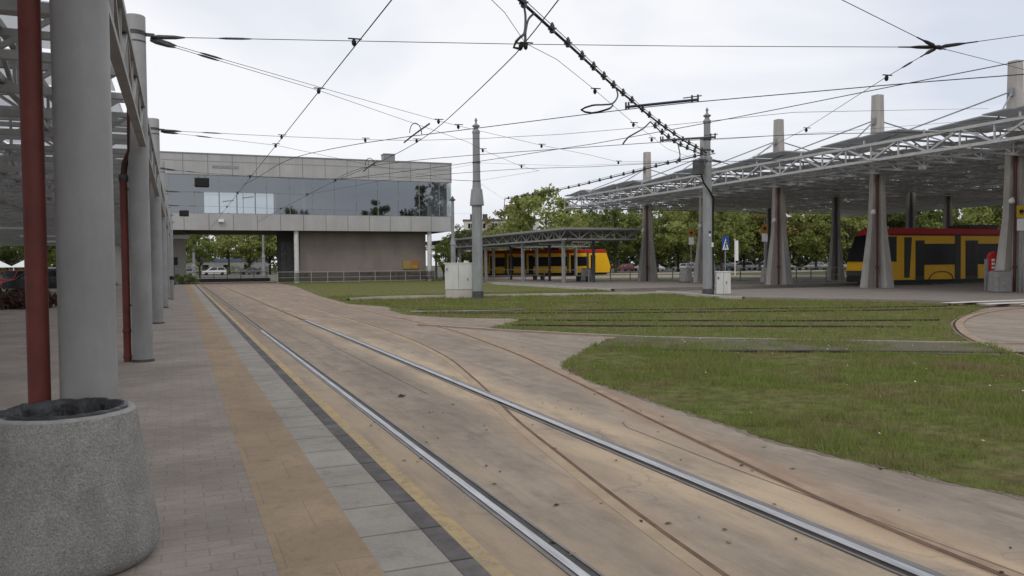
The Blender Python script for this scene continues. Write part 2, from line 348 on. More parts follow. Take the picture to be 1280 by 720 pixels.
# --- grass
def grass_mat():
    m = bpy.data.materials.new('patchy_lawn'); m.use_nodes = True; nt = m.node_tree; N = nt.nodes; L = nt.links; b = N['Principled BSDF']; b.inputs['Roughness'].default_value = .95; b.inputs['Specular IOR Level'].default_value = .1
    pos = N.new('ShaderNodeNewGeometry').outputs['Position']
    def noise(sc, det=6):
        n = N.new('ShaderNodeTexNoise'); n.inputs['Scale'].default_value = sc; n.inputs['Detail'].default_value = det; n.inputs['Roughness'].default_value = .65; L.new(pos, n.inputs['Vector']); return n.outputs['Fac']
    def ramp(v, els):
        r = N.new('ShaderNodeValToRGB'); e = r.color_ramp.elements
        while len(e) < len(els): e.new(.5)
        for i, (p_, c) in enumerate(els): e[i].position = p_; e[i].color = (*c,1)
        L.new(v, r.inputs['Fac']); return r.outputs[0]
    c1 = ramp(noise(.7), [(.3,(.20,.165,.10)),(.44,(.15,.148,.06)),(.56,(.12,.145,.042)),(.72,(.17,.165,.07))])
    c2 = ramp(noise(4.5, 9), [(.32,(.5,.45,.40)),(.68,(1.35,1.32,1.25))])
    x = N.new('ShaderNodeMix'); x.data_type = 'RGBA'; x.blend_type = 'MULTIPLY'; x.inputs['Factor'].default_value = 1; L.new(c1, x.inputs['A']); L.new(c2, x.inputs['B']); L.new(x.outputs['Result'], b.inputs['Base Color'])
    bp = N.new('ShaderNodeBump'); bp.inputs['Strength'].default_value = .8; bp.inputs['Distance'].default_value = .04; L.new(noise(35,4), bp.inputs['Height']); L.new(bp.outputs[0], b.inputs['Normal'])
    return m
M['grass'] = grass_mat()
M['soil'] = mat('grey_bare_soil', (.135,.118,.088), (.10,.10,.06), 2.2, .95, 0, .6, 25, 8, .2, coord='pos')
NEAR = [(8.34,14.3),(6.9,12.8),(5.45,11.0),(5.12,10.35),(4.80,8.6),(4.74,7.2),(4.68,6.2),(4.62,5.4),(4.72,4.36),(4.92,3.4),(5.05,1.5),(5.15,-7.5),(16,-7.5),(13,0),(11.4,5.2),(11.35,7.0),(11.75,8.25),(13.1,9.75)]
MID = [(8.6,82),(8.3,62.8),(6.65,41.7),(6.3,32.04),(7.1,28.8),(6.6,26.4),(6.42,23.9),(7.2,22.0),(8.5,20.7),(8.7,20.1),(6.85,17.9),(7.25,16.35),(8.32,14.45),(9.27,13.38),(11.2,12.0),(13.12,10.05),(14.75,11.75),(17.0,13.65),(19.55,15.25),(22.3,16.9),(24.2,17.9),(24.3,21.0),(22.1,24.2),(20.5,27.1),(21.6,31.4),(21.9,44),(22.4,60),(22.6,69),(23,82)]
SOIL = [(8.34,14.28),(6.95,12.85),(8.2,11.3),(9.6,10.35),(10.7,9.5),(11.75,8.4),(13.05,9.75),(11.2,11.85),(9.25,13.2)]
NE = NEAR; ME = MID
M['fringe'] = mat('dusty_soil_fringe', (.22,.185,.145), (.16,.14,.10), 6, .95, 0, .5, 30, 8, .2, coord='pos')
def soft_edge(poly, step, amp):
    out = []; n = len(poly); q = 0
    for i in range(n):
        a = Vector(poly[i]); b = Vector(poly[(i+1)%n]); L_ = (b-a).length; k = max(1, int(L_/step)); nn = Vector((-(b-a).y, (b-a).x)).normalized()
        for j in range(k):
            u = q+L_*j/k; w = amp*(.5*math.sin(u*5.3+math.sin(u*2.1)*2)+.3*math.sin(u*13.7+1)+.25*math.sin(u*31+2))
            p = a.lerp(b, j/k)+nn*w; out.append((p.x,p.y))
        q += L_
    return out
def grow(poly, d):
    n = len(poly); ar = sum(poly[i][0]*poly[(i+1)%n][1]-poly[(i+1)%n][0]*poly[i][1] for i in range(n)); sg = 1 if ar > 0 else -1; out = []
    for i in range(n):
        a = Vector(poly[i-1]); b = Vector(poly[(i+1)%n]); t_ = (b-a).normalized(); out.append((poly[i][0]+t_.y*d*sg, poly[i][1]-t_.x*d*sg))
    return out
struct(slab('soil_fringe', soft_edge(grow(NEAR,.06), .04, .05), .0025, -.04, M['fringe'])); struct(slab('soil_fringe', soft_edge(grow(MID,.08), .10, .08), .0025, -.04, M['fringe']))
NE = soft_edge(NEAR, .05, .05); ME = soft_edge(MID, .12, .07)
struct(slab('lawn', NE, .007, -.04, M['grass'])); struct(slab('lawn', ME, .007, -.04, M['grass']))
struct(slab('bare_soil', rough_edge(SOIL, .15, .09), .030, .0, M['soil']))
# far green strips and parking ground
M['lawn2'] = mat('far_lawn', (.10,.115,.036), (.14,.135,.06), .5, .95, coord='pos')
M['asph'] = mat('parking_asphalt', (.085,.083,.08), (.12,.115,.11), .6, .9, coord='pos')
M['plaza'] = mat('plaza_paving', (.235,.205,.178), (.195,.172,.152), .9, .9, 0, .15, 30, 8, coord='pos')
M['kerbw'] = mat('pale_kerb_concrete', (.46,.43,.38), (.36,.335,.30), 2, .9, coord='pos')
PL1 = [(24.4,12.0),(24.6,17.2),(24.5,21.1),(22.3,24.3),(20.75,27.1),(21.8,31.0),(22.4,34.0),(80,34.2),(80,8)]
PL2 = [(22.1,38.6),(22.2,44.1),(22.7,60),(25,66),(40,70),(52,62),(70,40),(70,38.4)]
struct(slab('plaza_pavement', rough_edge(PL1,1.2,.03,30), .10, -.05, M['plaza'])); struct(slab('island_pavement', PL2, .12, -.05, M['plaza']))
sheet('tram_lane', 22.6, 90, 34.3, 38.3, .006, M['asph'])
kb = MB()
for poly in ([(21.0,26.2),(20.65,27.1),(21.7,31.2),(22.15,34.2)], [(21.95,38.4),(22.05,44),(22.5,58)], [(9.3,36.0),(13.9,35.0),(17.5,34.0),(21.9,33.0)], [(6.7,34.6),(8.2,35.6),(9.3,36.0)]):
    P = [Vector((*q,0)) for q in poly]; ribbon(kb, P, -.12, .12, .128)
    skirt(kb, P, -.12, .128, -.02); skirt(kb, P, .12, .128, -.02)
for i in range(0): pass
struct(kb.build('kerb_line', M['kerbw']))
sheet('parking_lot', -60, 190, 118, 172, -.03, M['asph'])
sheet('far_lawn', -60, 190, 90, 117.5, -.02, M['lawn2'])
struct(slab('island_lawn', [(31.9,58),(36.5,51.5),(44,46.5),(60,43.5),(68,43),(50,61),(40,68.5),(32,66)], .135, -.02, M['lawn2'])); struct(slab('island_lawn', [(23.2,62),(25.4,60),(25.4,92),(23.2,92)], .135, -.04, M['lawn2']))
k2 = MB(); k2.bar((30,86.5,.05),(62,58.5,.05),.5,.16); k2.bar((26,98,.05),(95,98.4,.05),.6,.2); struct(k2.build('far_kerb', M['kerbw']))
ph = MB(); ribbon(ph, [Vector(q) for q in ((6.9,25.2,0),(9,24.6,0),(10.5,24.2,0))], -.5, .45, .026); ribbon(ph, [Vector(q) for q in ((6.5,35.3,0),(8,36.6,0),(9.2,36.9,0))], -.35,.35,.028)
struct(ph.build('concrete_path', M['plaza']))
M['paintw'] = mat('worn_white_paint', (.70,.68,.64), (.52,.50,.46), 4, .8, coord='pos')
cw = MB()
for (a, b, w) in (((23.4,18.9),(31,18.9),.45),((23.6,17.75),(31,17.85),.45),((24.2,16.75),(31,16.85),.45),((24.6,15.7),(31,15.8),.45)):
    ribbon(cw, [Vector((*a,0)),Vector((*b,0))], -w/2, w/2, .105)
struct(cw.build('crosswalk_stripes', M['paintw']))

# grass blades, one 'stuff' object
RAILS_IN_GRASS = []
def blades(name, poly, nmax, xr, yr, keep=None, hmul=1., seed=1):
    r = np.random.default_rng(seed)
    P = np.stack([r.uniform(*xr, nmax), r.uniform(*yr, nmax)], 1)
    P = P[pip(poly, P)]
    d = np.hypot(P[:,0], P[:,1])
    if keep is not None: P = P[keep(P, r)]; d = np.hypot(P[:,0], P[:,1])
    # clumpiness
    cl = np.sin(P[:,0]*5.1+np.sin(P[:,1]*3.3)*1.7)*np.sin(P[:,1]*4.3+np.sin(P[:,0]*2.9)*1.9)
    bald = np.sin(P[:,0]*1.9+1.2*np.sin(P[:,1]*.9))+np.sin(P[:,1]*1.7+1.5*np.sin(P[:,0]*.8)); k = r.uniform(0,1,len(P)) < (.62+.38*cl)*np.clip(1.1+.5*bald,.38,1); P = P[k]; d = d[k]; cl = cl[k]
    n = len(P); w = np.maximum(.006, d*.0011)*r.uniform(.7,1.4,n); h = (r.uniform(.02,.05,n)+.045*r.uniform(0,1,n)**6)*hmul*(1+.45*cl)*np.clip(1+.3*bald[k],.5,1.5)
    a = r.uniform(0, 2*np.pi, n); le = r.uniform(.1,.9,n)*h; la = r.uniform(0,2*np.pi,n)
    ax, ay = np.cos(a)*w/2, np.sin(a)*w/2
    v = np.zeros((n,3,3)); v[:,0] = np.stack([P[:,0]-ax, P[:,1]-ay, np.full(n,.004)],1); v[:,1] = np.stack([P[:,0]+ax, P[:,1]+ay, np.full(n,.004)],1)
    v[:,2] = np.stack([P[:,0]+le*np.cos(la), P[:,1]+le*np.sin(la), .02+h],1)
    me = bpy.data.meshes.new(name); me.vertices.add(3*n); me.vertices.foreach_set('co', v.ravel()); me.loops.add(3*n); me.loops.foreach_set('vertex_index', np.arange(3*n))
    me.polygons.add(n); me.polygons.foreach_set('loop_start', np.arange(0,3*n,3)); me.polygons.foreach_set('loop_total', np.full(n,3)); me.update(calc_edges=True); me.validate()
    o = bpy.data.objects.new(name, me); COL.objects.link(o); me.materials.append(M['blade']); return stuff(o)
def leafmat(name, els, trans=.25, use_obj=True):
    m = bpy.data.materials.new(name); m.use_nodes = True; nt = m.node_tree; N = nt.nodes; L = nt.links; b = N['Principled BSDF']; b.inputs['Roughness'].default_value = .7; b.inputs['Specular IOR Level'].default_value = .15
    gi = N.new('ShaderNodeNewGeometry').outputs['Random Per Island']; oi = N.new('ShaderNodeObjectInfo').outputs['Random']
    pos = N.new('ShaderNodeNewGeometry').outputs['Position']; n = N.new('ShaderNodeTexNoise'); n.inputs['Scale'].default_value = .7 if use_obj else .85; n.inputs['Detail'].default_value = 3 if use_obj else 7; L.new(pos, n.inputs['Vector'])
    def ma(op, a, c):
        x = N.new('ShaderNodeMath'); x.operation = op
        for k, v in ((0,a),(1,c)):
            if isinstance(v, (int,float)): x.inputs[k].default_value = v
            else: L.new(v, x.inputs[k])
        return x.outputs[0]
    v = ma('ADD', ma('MULTIPLY', gi, .35 if use_obj else .30), ma('MULTIPLY', n.outputs['Fac'], .45 if use_obj else 1.5))
    v = ma('ADD', v, ma('MULTIPLY', oi, .35)) if use_obj else ma('SUBTRACT', v, .38)
    r = N.new('ShaderNodeValToRGB'); e = r.color_ramp.elements
    while len(e) < len(els): e.new(.5)
    for i, (p_, c) in enumerate(els): e[i].position = p_; e[i].color = (*c,1)
    L.new(v, r.inputs['Fac']); L.new(r.outputs[0], b.inputs['Base Color'])
    t = N.new('ShaderNodeBsdfTranslucent'); L.new(r.outputs[0], t.inputs['Color']); mx = N.new('ShaderNodeMixShader'); mx.inputs[0].default_value = trans
    L.new(b.outputs[0], mx.inputs[1]); L.new(t.outputs[0], mx.inputs[2]); L.new(mx.outputs[0], N['Material Output'].inputs['Surface']); return m
M['blade'] = leafmat('grass_blade', [(.26,(.25,.20,.115)),(.40,(.215,.205,.08)),(.52,(.20,.232,.065)),(.68,(.17,.225,.052)),(.9,(.25,.265,.085))], .3, False)
def thin_soil(P, r):
    s = pip(SOIL, P); return ~s | (r.uniform(0,1,len(P)) < .60)
blades('grass_blades', grow(NEAR,.05), 220000, (4.5,15), (1.5,14.4), thin_soil, 1., 5)
def away(P, r):
    ok = np.ones(len(P), bool)
    for pl in RAILS_IN_GRASS:
        for i in range(len(pl)-1):
            a, b = pl[i], pl[i+1]; dx, dy = b[0]-a[0], b[1]-a[1]; l2 = dx*dx+dy*dy
            t = np.clip(((P[:,0]-a[0])*dx+(P[:,1]-a[1])*dy)/l2, 0, 1)
            ok &= np.hypot(P[:,0]-a[0]-t*dx, P[:,1]-a[1]-t*dy) > .24
    return ok
P1F = [(3.10,34),(3.35,29),(3.94,24.8),(5.5,21.6),(8.42,19.75),(11.08,17.98),(14.44,15.83),(16.2,14.95),(17.5,14.35)]
P1N = [(1.60,44),(1.75,31.5),(1.95,26),(2.85,22.9),(4.46,20.3),(7.58,18.2),(9.44,16.80),(11.71,15.4),(13.2,14.45),(15.2,13.2)]
P2F = [(4.9,37),(5.6,30),(7.4,26),(11.14,23.4),(12.66,22.55),(16.0,21.1),(20.14,19.4),(23.0,18.6)]
P2N = [(4.42,33),(5.2,27),(7.0,24.2),(10.29,22.2),(12.05,21.2),(15.23,19.8),(19.16,18.2),(21.8,17.4)]
WR = [(5.6,19.6),(6.9,16.77),(8.32,14.40),(9.27,13.32),(11.97,11.05),(13.84,9.63),(18,6.6)]
WD = [(7.6,11.7),(8.33,11.05),(9.52,10.40),(10.57,9.75),(11.96,8.83),(14,7.4)]
RAILS_IN_GRASS += [P1F, P1N, P2F, P2N, WR]
blades('grass_blades', ME, 150000, (6.2,24), (10,40), away, 1.1, 6)
# tiny daisies and white litter on the lawn
dm = MB()
for i in range(110):
    x = random.uniform(5,13); y = random.uniform(3,13)
    if x < 7 and random.random() < .6: continue
    if not pip(NEAR, np.array([[x,y]]))[0]: continue
    s = random.uniform(.005,.012); z = random.uniform(.035,.06)
    dm.add([(x-s,y-s,z),(x+s,y-s,z),(x+s,y+s,z+s*.6),(x-s,y+s,z+s*.6)], [(0,1,2,3)], False, 0 if random.random() < .6 else 1)
stuff(dm.build('daisies', [M['white_c'], mat('dandelion_yellow', (.5,.4,.1), None)]))
# dead leaves and grit on the trackbed
dv = MB()
for i in range(130):
    x = random.uniform(1.35,6.0); y = random.choice((random.uniform(2.6,8), random.uniform(2.6,16))); s = random.uniform(.005,.017); a = random.uniform(0,3.1)
    c, d = math.cos(a)*s*1.7, math.sin(a)*s*1.7; e, f = -math.sin(a)*s*.8, math.cos(a)*s*.8
    dv.add([(x-c,y-d,.006),(x+e,y+f,.012),(x+c,y+d,.006),(x-e,y-f,.009)], [(0,1,2,3)], False, 0 if random.random() < .75 else 1)
dv.add([(2.28,8.95,.006),(2.33,9.0,.03),(2.39,8.97,.008),(2.33,8.92,.01)], [(0,1,2,3)])
stuff(dv.build('leaf_litter', [mat('dead_leaf_brown', (.04,.03,.022), None, rough=.9), mat('dry_leaf_tan', (.30,.20,.11), None, rough=.9)]))

# ------------------------------------------------------------------ tram tracks (each track a thing, its two rails parts)
def rail(path, inner, m_head, m_groove, m_lip, parent, extra=None, head=.065, gw=.042, zt=.012):
    """inner = +1 if the gauge side lies to the right of the path direction"""
    P = spline(path, .35); mb = MB(); s = inner
    ribbon(mb, P, -s*head*.5, s*head*.5, zt, 0)
    skirt(mb, P, -s*head*.5, zt, -.01, 0); skirt(mb, P, s*head*.5, zt, -.01, 0); skirt(mb, P, s*(head*.5+gw), zt-.003, -.01, 2); skirt(mb, P, s*(head*.5+gw+.018), zt-.003, -.01, 2)
    ribbon(mb, P, s*head*.5, s*(head*.5+gw), .0035, 1); skirt(mb, P, s*(head*.5+gw), .0035, -.01, 1)
    ribbon(mb, P, s*(head*.5+gw), s*(head*.5+gw+.018), zt-.003, 2)
    if extra: ribbon(mb, P, -s*(head*.5+extra), -s*(head*.5+.001), .006, 3); skirt(mb, P, -s*(head*.5+extra), .006, -.01, 3)
    mats = [m_head, m_groove, m_lip] + ([M['railgrey']] if extra else [])
    return mb.build('rail', mats, parent)
t = thing('tram_track', 'polished tram track running straight beside the platform edge', 'tram track')
rail([(1.77,-7),(1.77,20)], 1, M['railtop'], M['groovegrey'], M['railgrey'], t, .03, .05, .05); 
rail([(1.77,20.2),(1.77,40),(1.77,80)], 1, M['railgrey'], M['groove'], M['tan_lip'], t)
rail([(3.25,-7),(3.25,23)], -1, M['railtop'], M['groove'], M['railgrey'], t, .07)
rail([(3.25,23.2),(3.25,80)], -1, M['tan_lip'], M['groove'], M['tan_lip'], t)
t = thing('tram_track', 'rusty brown tram track crossing the shiny rails on a slant', 'tram track')
rail(A_L, 1, M['sandlip'], M['grooverust'], M['sandlip'], t, None, .09, .032, .0025); rail(B_R, -1, M['tan_lip'], M['grooverust'], M['tan_lip'], t, None, .085, .042, .004)
t = thing('tram_track', 'disused tram track sunk in the grass nearest the lawn tip', 'tram track')
def grassrail(path, parent, m=None):
    mb = MB(); P = spline(path, .5); ribbon(mb, P, -.08, .08, .040, 0); skirt(mb, P, -.08, .040, -.01, 0); skirt(mb, P, .08, .040, -.01, 0); return mb.build('rail', m or M['grooverust'], parent)
def bedrail(path, parent):
    mb = MB(); P = spline(path, .5); ribbon(mb, P, -.05, .02, .003, 0); ribbon(mb, P, .02, .045, .002, 1); return mb.build('rail', [M['tan_lip'], M['grooverust']], parent)
M['darkrail'] = mat('dark_rusted_rail', (.028,.022,.018), (.055,.042,.032), 1.2, .9)
grassrail(P1F[4:], t, M['darkrail']); grassrail(P1N[5:], t, M['darkrail']); bedrail(P1F[:5], t); bedrail(P1N[:6], t)
t = thing('tram_track', 'disused tram track sunk in the grass farther off towards the plaza', 'tram track')
grassrail(P2F[2:], t, M['darkrail']); grassrail(P2N[2:], t, M['darkrail']); bedrail(P2F[:3], t); bedrail(P2N[:3], t)
t = thing('tram_track', 'tram track with one bright rail along the top of the near lawn', 'tram track')
rail(WR, 1, M['railtop'], M['groove'], M['tan_lip'], t, None, .06, .03, .036); grassrail(WD, t, M['darkrail'])
ARC = [(30,16.9),(26,17.0),(23.6,16.7),(21.4,15.95),(19.4,14.95),(17.1,13.45),(14.85,11.55),(13.2,9.85),(11.8,8.15),(11.2,6.6),(11.1,4.5),(12,0)]
t = thing('tram_track', 'curved rail edging the brown concrete apron at the right', 'tram track')
rail(ARC, 1, M['tan_lip'], M['groove'], M['tan_lip'], t, None, .16, .06, .03)
jm = MB()
for pth in ([(3.68,-7),(3.72,5),(3.9,6.6)],[(2.66,9),(2.66,40)]): ribbon(jm, spline(pth,.5), -.003, .003, .004)
struct(jm.build('slab_joint', M['groove']))

# ------------------------------------------------------------------ left platform canopy
def panelmat(fac=.65, c1=(.65,.66,.67), c2=(.75,.76,.77)):
    m = bpy.data.materials.new('frosted_roof_panel'); m.use_nodes = True; nt = m.node_tree; N = nt.nodes; L = nt.links
    b = N['Principled BSDF']; b.inputs['Base Color'].default_value = (*c1,1); b.inputs['Roughness'].default_value = .5
    t = N.new('ShaderNodeBsdfTranslucent'); t.inputs['Color'].default_value = (*c2,1); x = N.new('ShaderNodeMixShader'); x.inputs[0].default_value = fac
    L.new(b.outputs[0], x.inputs[1]); L.new(t.outputs[0], x.inputs[2]); L.new(x.outputs[0], N['Material Output'].inputs['Surface']); return m
M['panel'] = panelmat(.72, (.66,.67,.68), (.78,.79,.80))
M['steel_can'] = mat('grey_canopy_steel', (.36,.36,.36), (.28,.28,.28), 5, .55, .1)
can = thing('platform_canopy', 'long grey lattice canopy on round columns along the left platform', 'canopy')
cols = [(-.428,4.5),(-.49,12.2),(-.49,20.4),(-.49,28.4),(-.49,36.6),(-.49,44.8),(-.49,53),(-.49,61)]
for i, (cx, cy) in enumerate(cols):
    m = MB(); m.lathe((cx,cy,0), [(.130,PZ),(.130,4.96),(.122,4.97)], 40); co_ = m.build('column', M['col'], can)
    if i > 0:
        m = MB(); m.lathe((cx,cy,0), [(.15,PZ),(.15,PZ+.03),(.128,PZ+.035)], 32, False); m.build('base_ring', M['steel_dark'], co_)
        m = MB(); m.lathe((cx,cy,0), [(.132,4.70),(.132,4.76)], 24); m.lathe((cx,cy,0), [(.131,4.60),(.131,4.625)], 24); m.bar((cx+.12,cy,4.73),(cx+.24,cy,4.73),.04); m.build('clamp_ring', M['steel_dark'], co_)
    # downpipe
    px, py = cx-.195+(.0 if i else -.022), cy+.06 if i else cy+.0
    m = MB(); top = 3.05 if i else 3.0
    m.tube([(px,py,PZ),(px,py,2.75 if i else 2.93)], .050, 20)
    if i == 0: m.lathe((px,py,0), [(.056,2.915),(.062,2.925),(.062,2.96),(.052,2.975)], 16, mi=1); m.tube([(px,py,2.96),(px,py,3.9)], .046, 12, mi=1)
    else:
        m.tube([(px,py,2.74),(px+.02,py,2.95),(px+.1,py-.1,3.12),(px+.11,py-.12,3.7)], .042, 12, mi=2)
        m.lathe((px,py,0), [(.056,2.71),(.062,2.72),(.062,2.79),(.056,2.80)], 16, mi=1)
        for zz in (.62,.26): m.lathe((px,py,0), [(.052,zz),(.057,zz+.01),(.057,zz+.05),(.052,zz+.06)], 16, mi=0)
        m.bar((px,py,2.6),(cx,cy,2.6),.03,mi=1); m.bar((px,py,1.0),(cx,cy,1.0),.03,mi=1)
    m.build('downpipe', [M['red'], M['steel_dark'], mat('dark_brown_pipe', (.09,.04,.03), None)], can)
yb = [-4] + [c[1] for c in cols] + [66]
for i in range(len(yb)-1):
    a, b = yb[i]+.18, yb[i+1]-.18
    m = MB(); n = 8
    x0 = -.425
    m.bar((x0,a,3.72),(x0,b,3.72),.085,.075); m.bar((x0,a,3.19),(x0,b,3.19),.085,.06)
    for k in range(n):
        y0 = a+(b-a)*k/n; y1 = a+(b-a)*(k+1)/n
        m.bar((x0,y0,3.72),(x0,y1,3.2) if k % 2 == 0 else (x0,y1,3.72), .05) if k % 2 == 0 else m.bar((x0,y0,3.2),(x0,y1,3.72),.05)
        m.bar((x0,y1,3.2),(x0,y1,3.7),.045)
    m.build('edge_truss', M['col'], can)
y = 1.9; k = 0
while y < 65:
    m = MB(); m.truss((-.6,y,3.2),(-12.6,y,3.2),.52,16,.07,.04); m.build('cross_truss', M['steel_can'], can); y += 1.37; k += 1
for x in (-1.5,-2.9,-4.1,-5.3,-6.5,-7.7,-9.0,-10.1,-12.5):
    m = MB(); m.truss((x,-3,3.28),(x,65,3.28),.5,60,.07,.04); m.build('long_truss', M['steel_can'], can)
for i in range(len(yb)-1):
    m = MB(); a, b = yb[i], yb[i+1]
    for j in range(4): 
        y0 = a+(b-a)*j/4+.09; y1 = a+(b-a)*(j+1)/4-.09
        for xx in range(5): m.add([(-.75-2.4*xx,y0,3.93),(-.75-2.4*xx,y1,3.93),(-3.05-2.4*xx,y1,3.99),(-3.05-2.4*xx,y0,3.99)], [(0,1,2,3)])
    for v in (3,): pass
    o = m.build('roof_panel', M['panel'], can); sol = o.modifiers.new('thick','SOLIDIFY'); sol.thickness = .02
    m = MB()
    for j in range(4): m.bar((-.6,a+(b-a)*j/4,3.84),(-12.6,a+(b-a)*j/4,3.90),.09,.12)
    m.build('roof_purlin', M['steel_can'], can)
for i in range(6):
    m = MB(); m.box(-6.6,-5.0,9.8+8*i,9.95+8*i,2.98,3.06); m.build('strip_light', M['white_c'], can)
for i in range(8):
    if i % 2: m = MB(); m.lathe((-11.5, cols[i][1],0), [(.16,PZ),(.16,3.9)], 20); m.build('column', M['col'], can)

# ------------------------------------------------------------------ litter bin in the foreground
def make_bin(label, loc, group=None):
    b = thing('litter_bin', label, 'bin', loc, 0, group)
    m = MB(); m.lathe((0,0,0), [(.32,0),(.365,.012),(.392,.05),(.398,.09),(.388,.16),(.308,.66),(.303,.672)], 64, True, 0, False); m.build('concrete_shell', M['bin'], b)
    m = MB(); m.lathe((0,0,0), [(.303,.6721),(.297,.682),(.255,.684),(.250,.674),(.25,.40)], 64, True, 0, False); m.build('concrete_rim', M['binrim'], b)
    m = MB(); prof = [(.268,.676),(.270,.690),(.255,.697),(.238,.692),(.228,.66),(.21,.56),(.18,.47),(.0,.45)]; n = 72; vs = []; fs = []; rr = random.Random(5); ph = [rr.uniform(0,6) for _ in range(6)]
    for i, (r, z) in enumerate(prof):
        for k in range(n):
            t = 2*math.pi*k/n; wv = math.sin(9*t+ph[0]+i*.3)*.5+math.sin(17*t+ph[1])*.35+math.sin(29*t+ph[2]+i)*.25
            amp = (.004,.008,.008,.012,.022,.03,.03,0)[i]; vs.append(((r+wv*amp)*math.cos(t), (r+wv*amp)*math.sin(t), z+wv*amp*.5))
    for i in range(len(prof)-1):
        for k in range(n): fs.append((i*n+k, i*n+(k+1)%n, (i+1)*n+(k+1)%n, (i+1)*n+k))
    m.add(vs, fs, True); m.build('bin_bag', M['bag'], b)
    return b
bin0 = make_bin('round speckled concrete litter bin with black bag beside the nearest column', (-.475,3.98,PZ), 'round concrete litter bins'); bin0.scale = (.93,.93,.985)
for loc, lab in (((36.0,33.2,.10),'concrete litter bin by the pillar hiding the tram nose'),((35.3,41.6,.12),'concrete litter bin left of the broad pillar by the stop sign'),
                 ((33.6,48.3,.12),'concrete litter bin just left of the cabled mast'),((30.9,58.4,.12),'concrete litter bin under the low shelter roof')):
    dup(bin0, loc, 0, lab, None, (1.25,1.25,1.5))
# slim bollard near the far columns
b = thing('bollard', 'slim grey post with dark cap beside the far left columns', 'bollard', (-.28,35.0,PZ)); m = MB(); m.lathe((0,0,0), [(.07,0),(.07,.82)], 12); m.build('post', M['col'], b); m = MB(); m.lathe((0,0,0), [(.09,.82),(.09,.94),(.05,.97)], 12); m.build('cap', M['black'], b)

# ------------------------------------------------------------------ station building with bridge storey
FY, BY = 76., 87.
BX0, BX1 = -6., 25.2
def cladmat():
    m = mat('grey_metal_cladding', (.43,.425,.415), (.39,.385,.38), .6, .5, .2, coord='pos'); nt = m.node_tree; N = nt.nodes; L = nt.links; b = N['Principled BSDF']
    sx = N.new('ShaderNodeSeparateXYZ'); L.new(N.new('ShaderNodeNewGeometry').outputs['Position'], sx.inputs[0])
    a = N.new('ShaderNodeMath'); a.operation = 'MODULO'; ad = N.new('ShaderNodeMath'); ad.operation = 'ADD'; ad.inputs[1].default_value = 100.; L.new(sx.outputs['X'], ad.inputs[0]); L.new(ad.outputs[0], a.inputs[0]); a.inputs[1].default_value = 2.05
    l = N.new('ShaderNodeMath'); l.operation = 'LESS_THAN'; l.inputs[1].default_value = .05; L.new(a.outputs[0], l.inputs[0])
    x = N.new('ShaderNodeMix'); x.data_type = 'RGBA'; x.inputs['B'].default_value = (.15,.15,.15,1); L.new(l.outputs[0], x.inputs['Factor'])
    L.new(N[m['mix']].outputs['Result'], x.inputs['A']); L.new(x.outputs['Result'], b.inputs['Base Color']); return m
M['clad'] = cladmat()
def glassmat(name, tint, refl, gcol=(.9,.93,.97)):
    m = bpy.data.materials.new(name); m.use_nodes = True; nt = m.node_tree; N = nt.nodes; L = nt.links
    g = N.new('ShaderNodeBsdfGlossy'); g.inputs['Roughness'].default_value = .02; g.inputs['Color'].default_value = (*gcol,1)
    t = N.new('ShaderNodeBsdfTransparent'); t.inputs['Color'].default_value = (*tint,1); x = N.new('ShaderNodeMixShader'); x.inputs[0].default_value = refl
    L.new(t.outputs[0], x.inputs[1]); L.new(g.outputs[0], x.inputs[2]); L.new(x.outputs[0], N['Material Output'].inputs['Surface']); return m
M['glass'] = glassmat('tinted_facade_glass', (.60,.64,.65), .21, (.84,.91,1.))
stain(M['clad'], .8, .88, 1.05, (1,1,.25))
M['wallb'] = mat('brown_grey_render', (.25,.215,.188), (.215,.186,.163), .5, .9, coord='pos')
stain(M['wallb'], .6, .86, 1.08, (1,1,.3))
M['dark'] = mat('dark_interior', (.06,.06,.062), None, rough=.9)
bl = thing('station_building', 'grey metal clad building bridging the track with a long glazed storey', 'building', (9,FY,0))
def bpart(name, m, mt, par=bl, bevel=0):
    o = m.build(name, mt, par, bevel); o.location = -Vector(par.location) if par is bl else (0,0,0); return o
m = MB(); m.box(BX0,BX1,FY,FY+.25,9.75,11.55); m.box(BX0,BX1,FY+.25,BY,9.75,9.95); m.box(BX1-.25,BX1,FY+.25,BY,9.96,11.54); m.box(BX0,BX1-.26,BY-.25,BY,9.96,11.54); up = bpart('parapet_band', m, M['clad'])
m = MB(); m.box(BX0,BX1,FY-.015,FY-.001,10.92,10.97); m.box(BX0-.05,BX1+.05,FY-.05,FY+.3,11.56,11.66); bpart('roof_coping', m, M['steel'], bl)
m = MB(); m.box(BX0,BX1,FY,FY+.25,4.85,6.3); m.box(BX0,BX1,FY+.26,BY-.26,4.95,5.2); m.box(BX0,BX1,BY-.25,BY,4.85,6.9); m.box(BX1-.25,BX1,FY+.26,BY-.26,5.21,6.3); bpart('lower_band', m, M['clad'])
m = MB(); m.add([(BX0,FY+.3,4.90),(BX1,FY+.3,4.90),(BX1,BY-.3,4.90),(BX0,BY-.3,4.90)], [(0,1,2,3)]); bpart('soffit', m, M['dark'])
m = MB(); m.box(BX0,BX1-.3,FY+.3,BY-.3,5.3,5.32); m.box(BX0,BX1-.3,FY+.3,BY-.3,9.72,9.74); m.box(BX0,2.4,BY-.3,BY-.05,6.9,9.75); m.box(9.4,BX1,BY-.3,BY-.05,6.9,9.75); m.box(2.4,9.4,BY-.3,BY-.05,9.3,9.75); m.box(11,11.2,FY+2,BY-.3,5.32,9.72); m.box(BX1-2.4,BX1-.35,FY+.6,BY-.3,5.33,9.71); bpart('interior_wall_and_sky_block', m, mat('pale_interior', (.24,.25,.26), None, rough=.9))  # last box added inside the corner to block sky showing through the glass
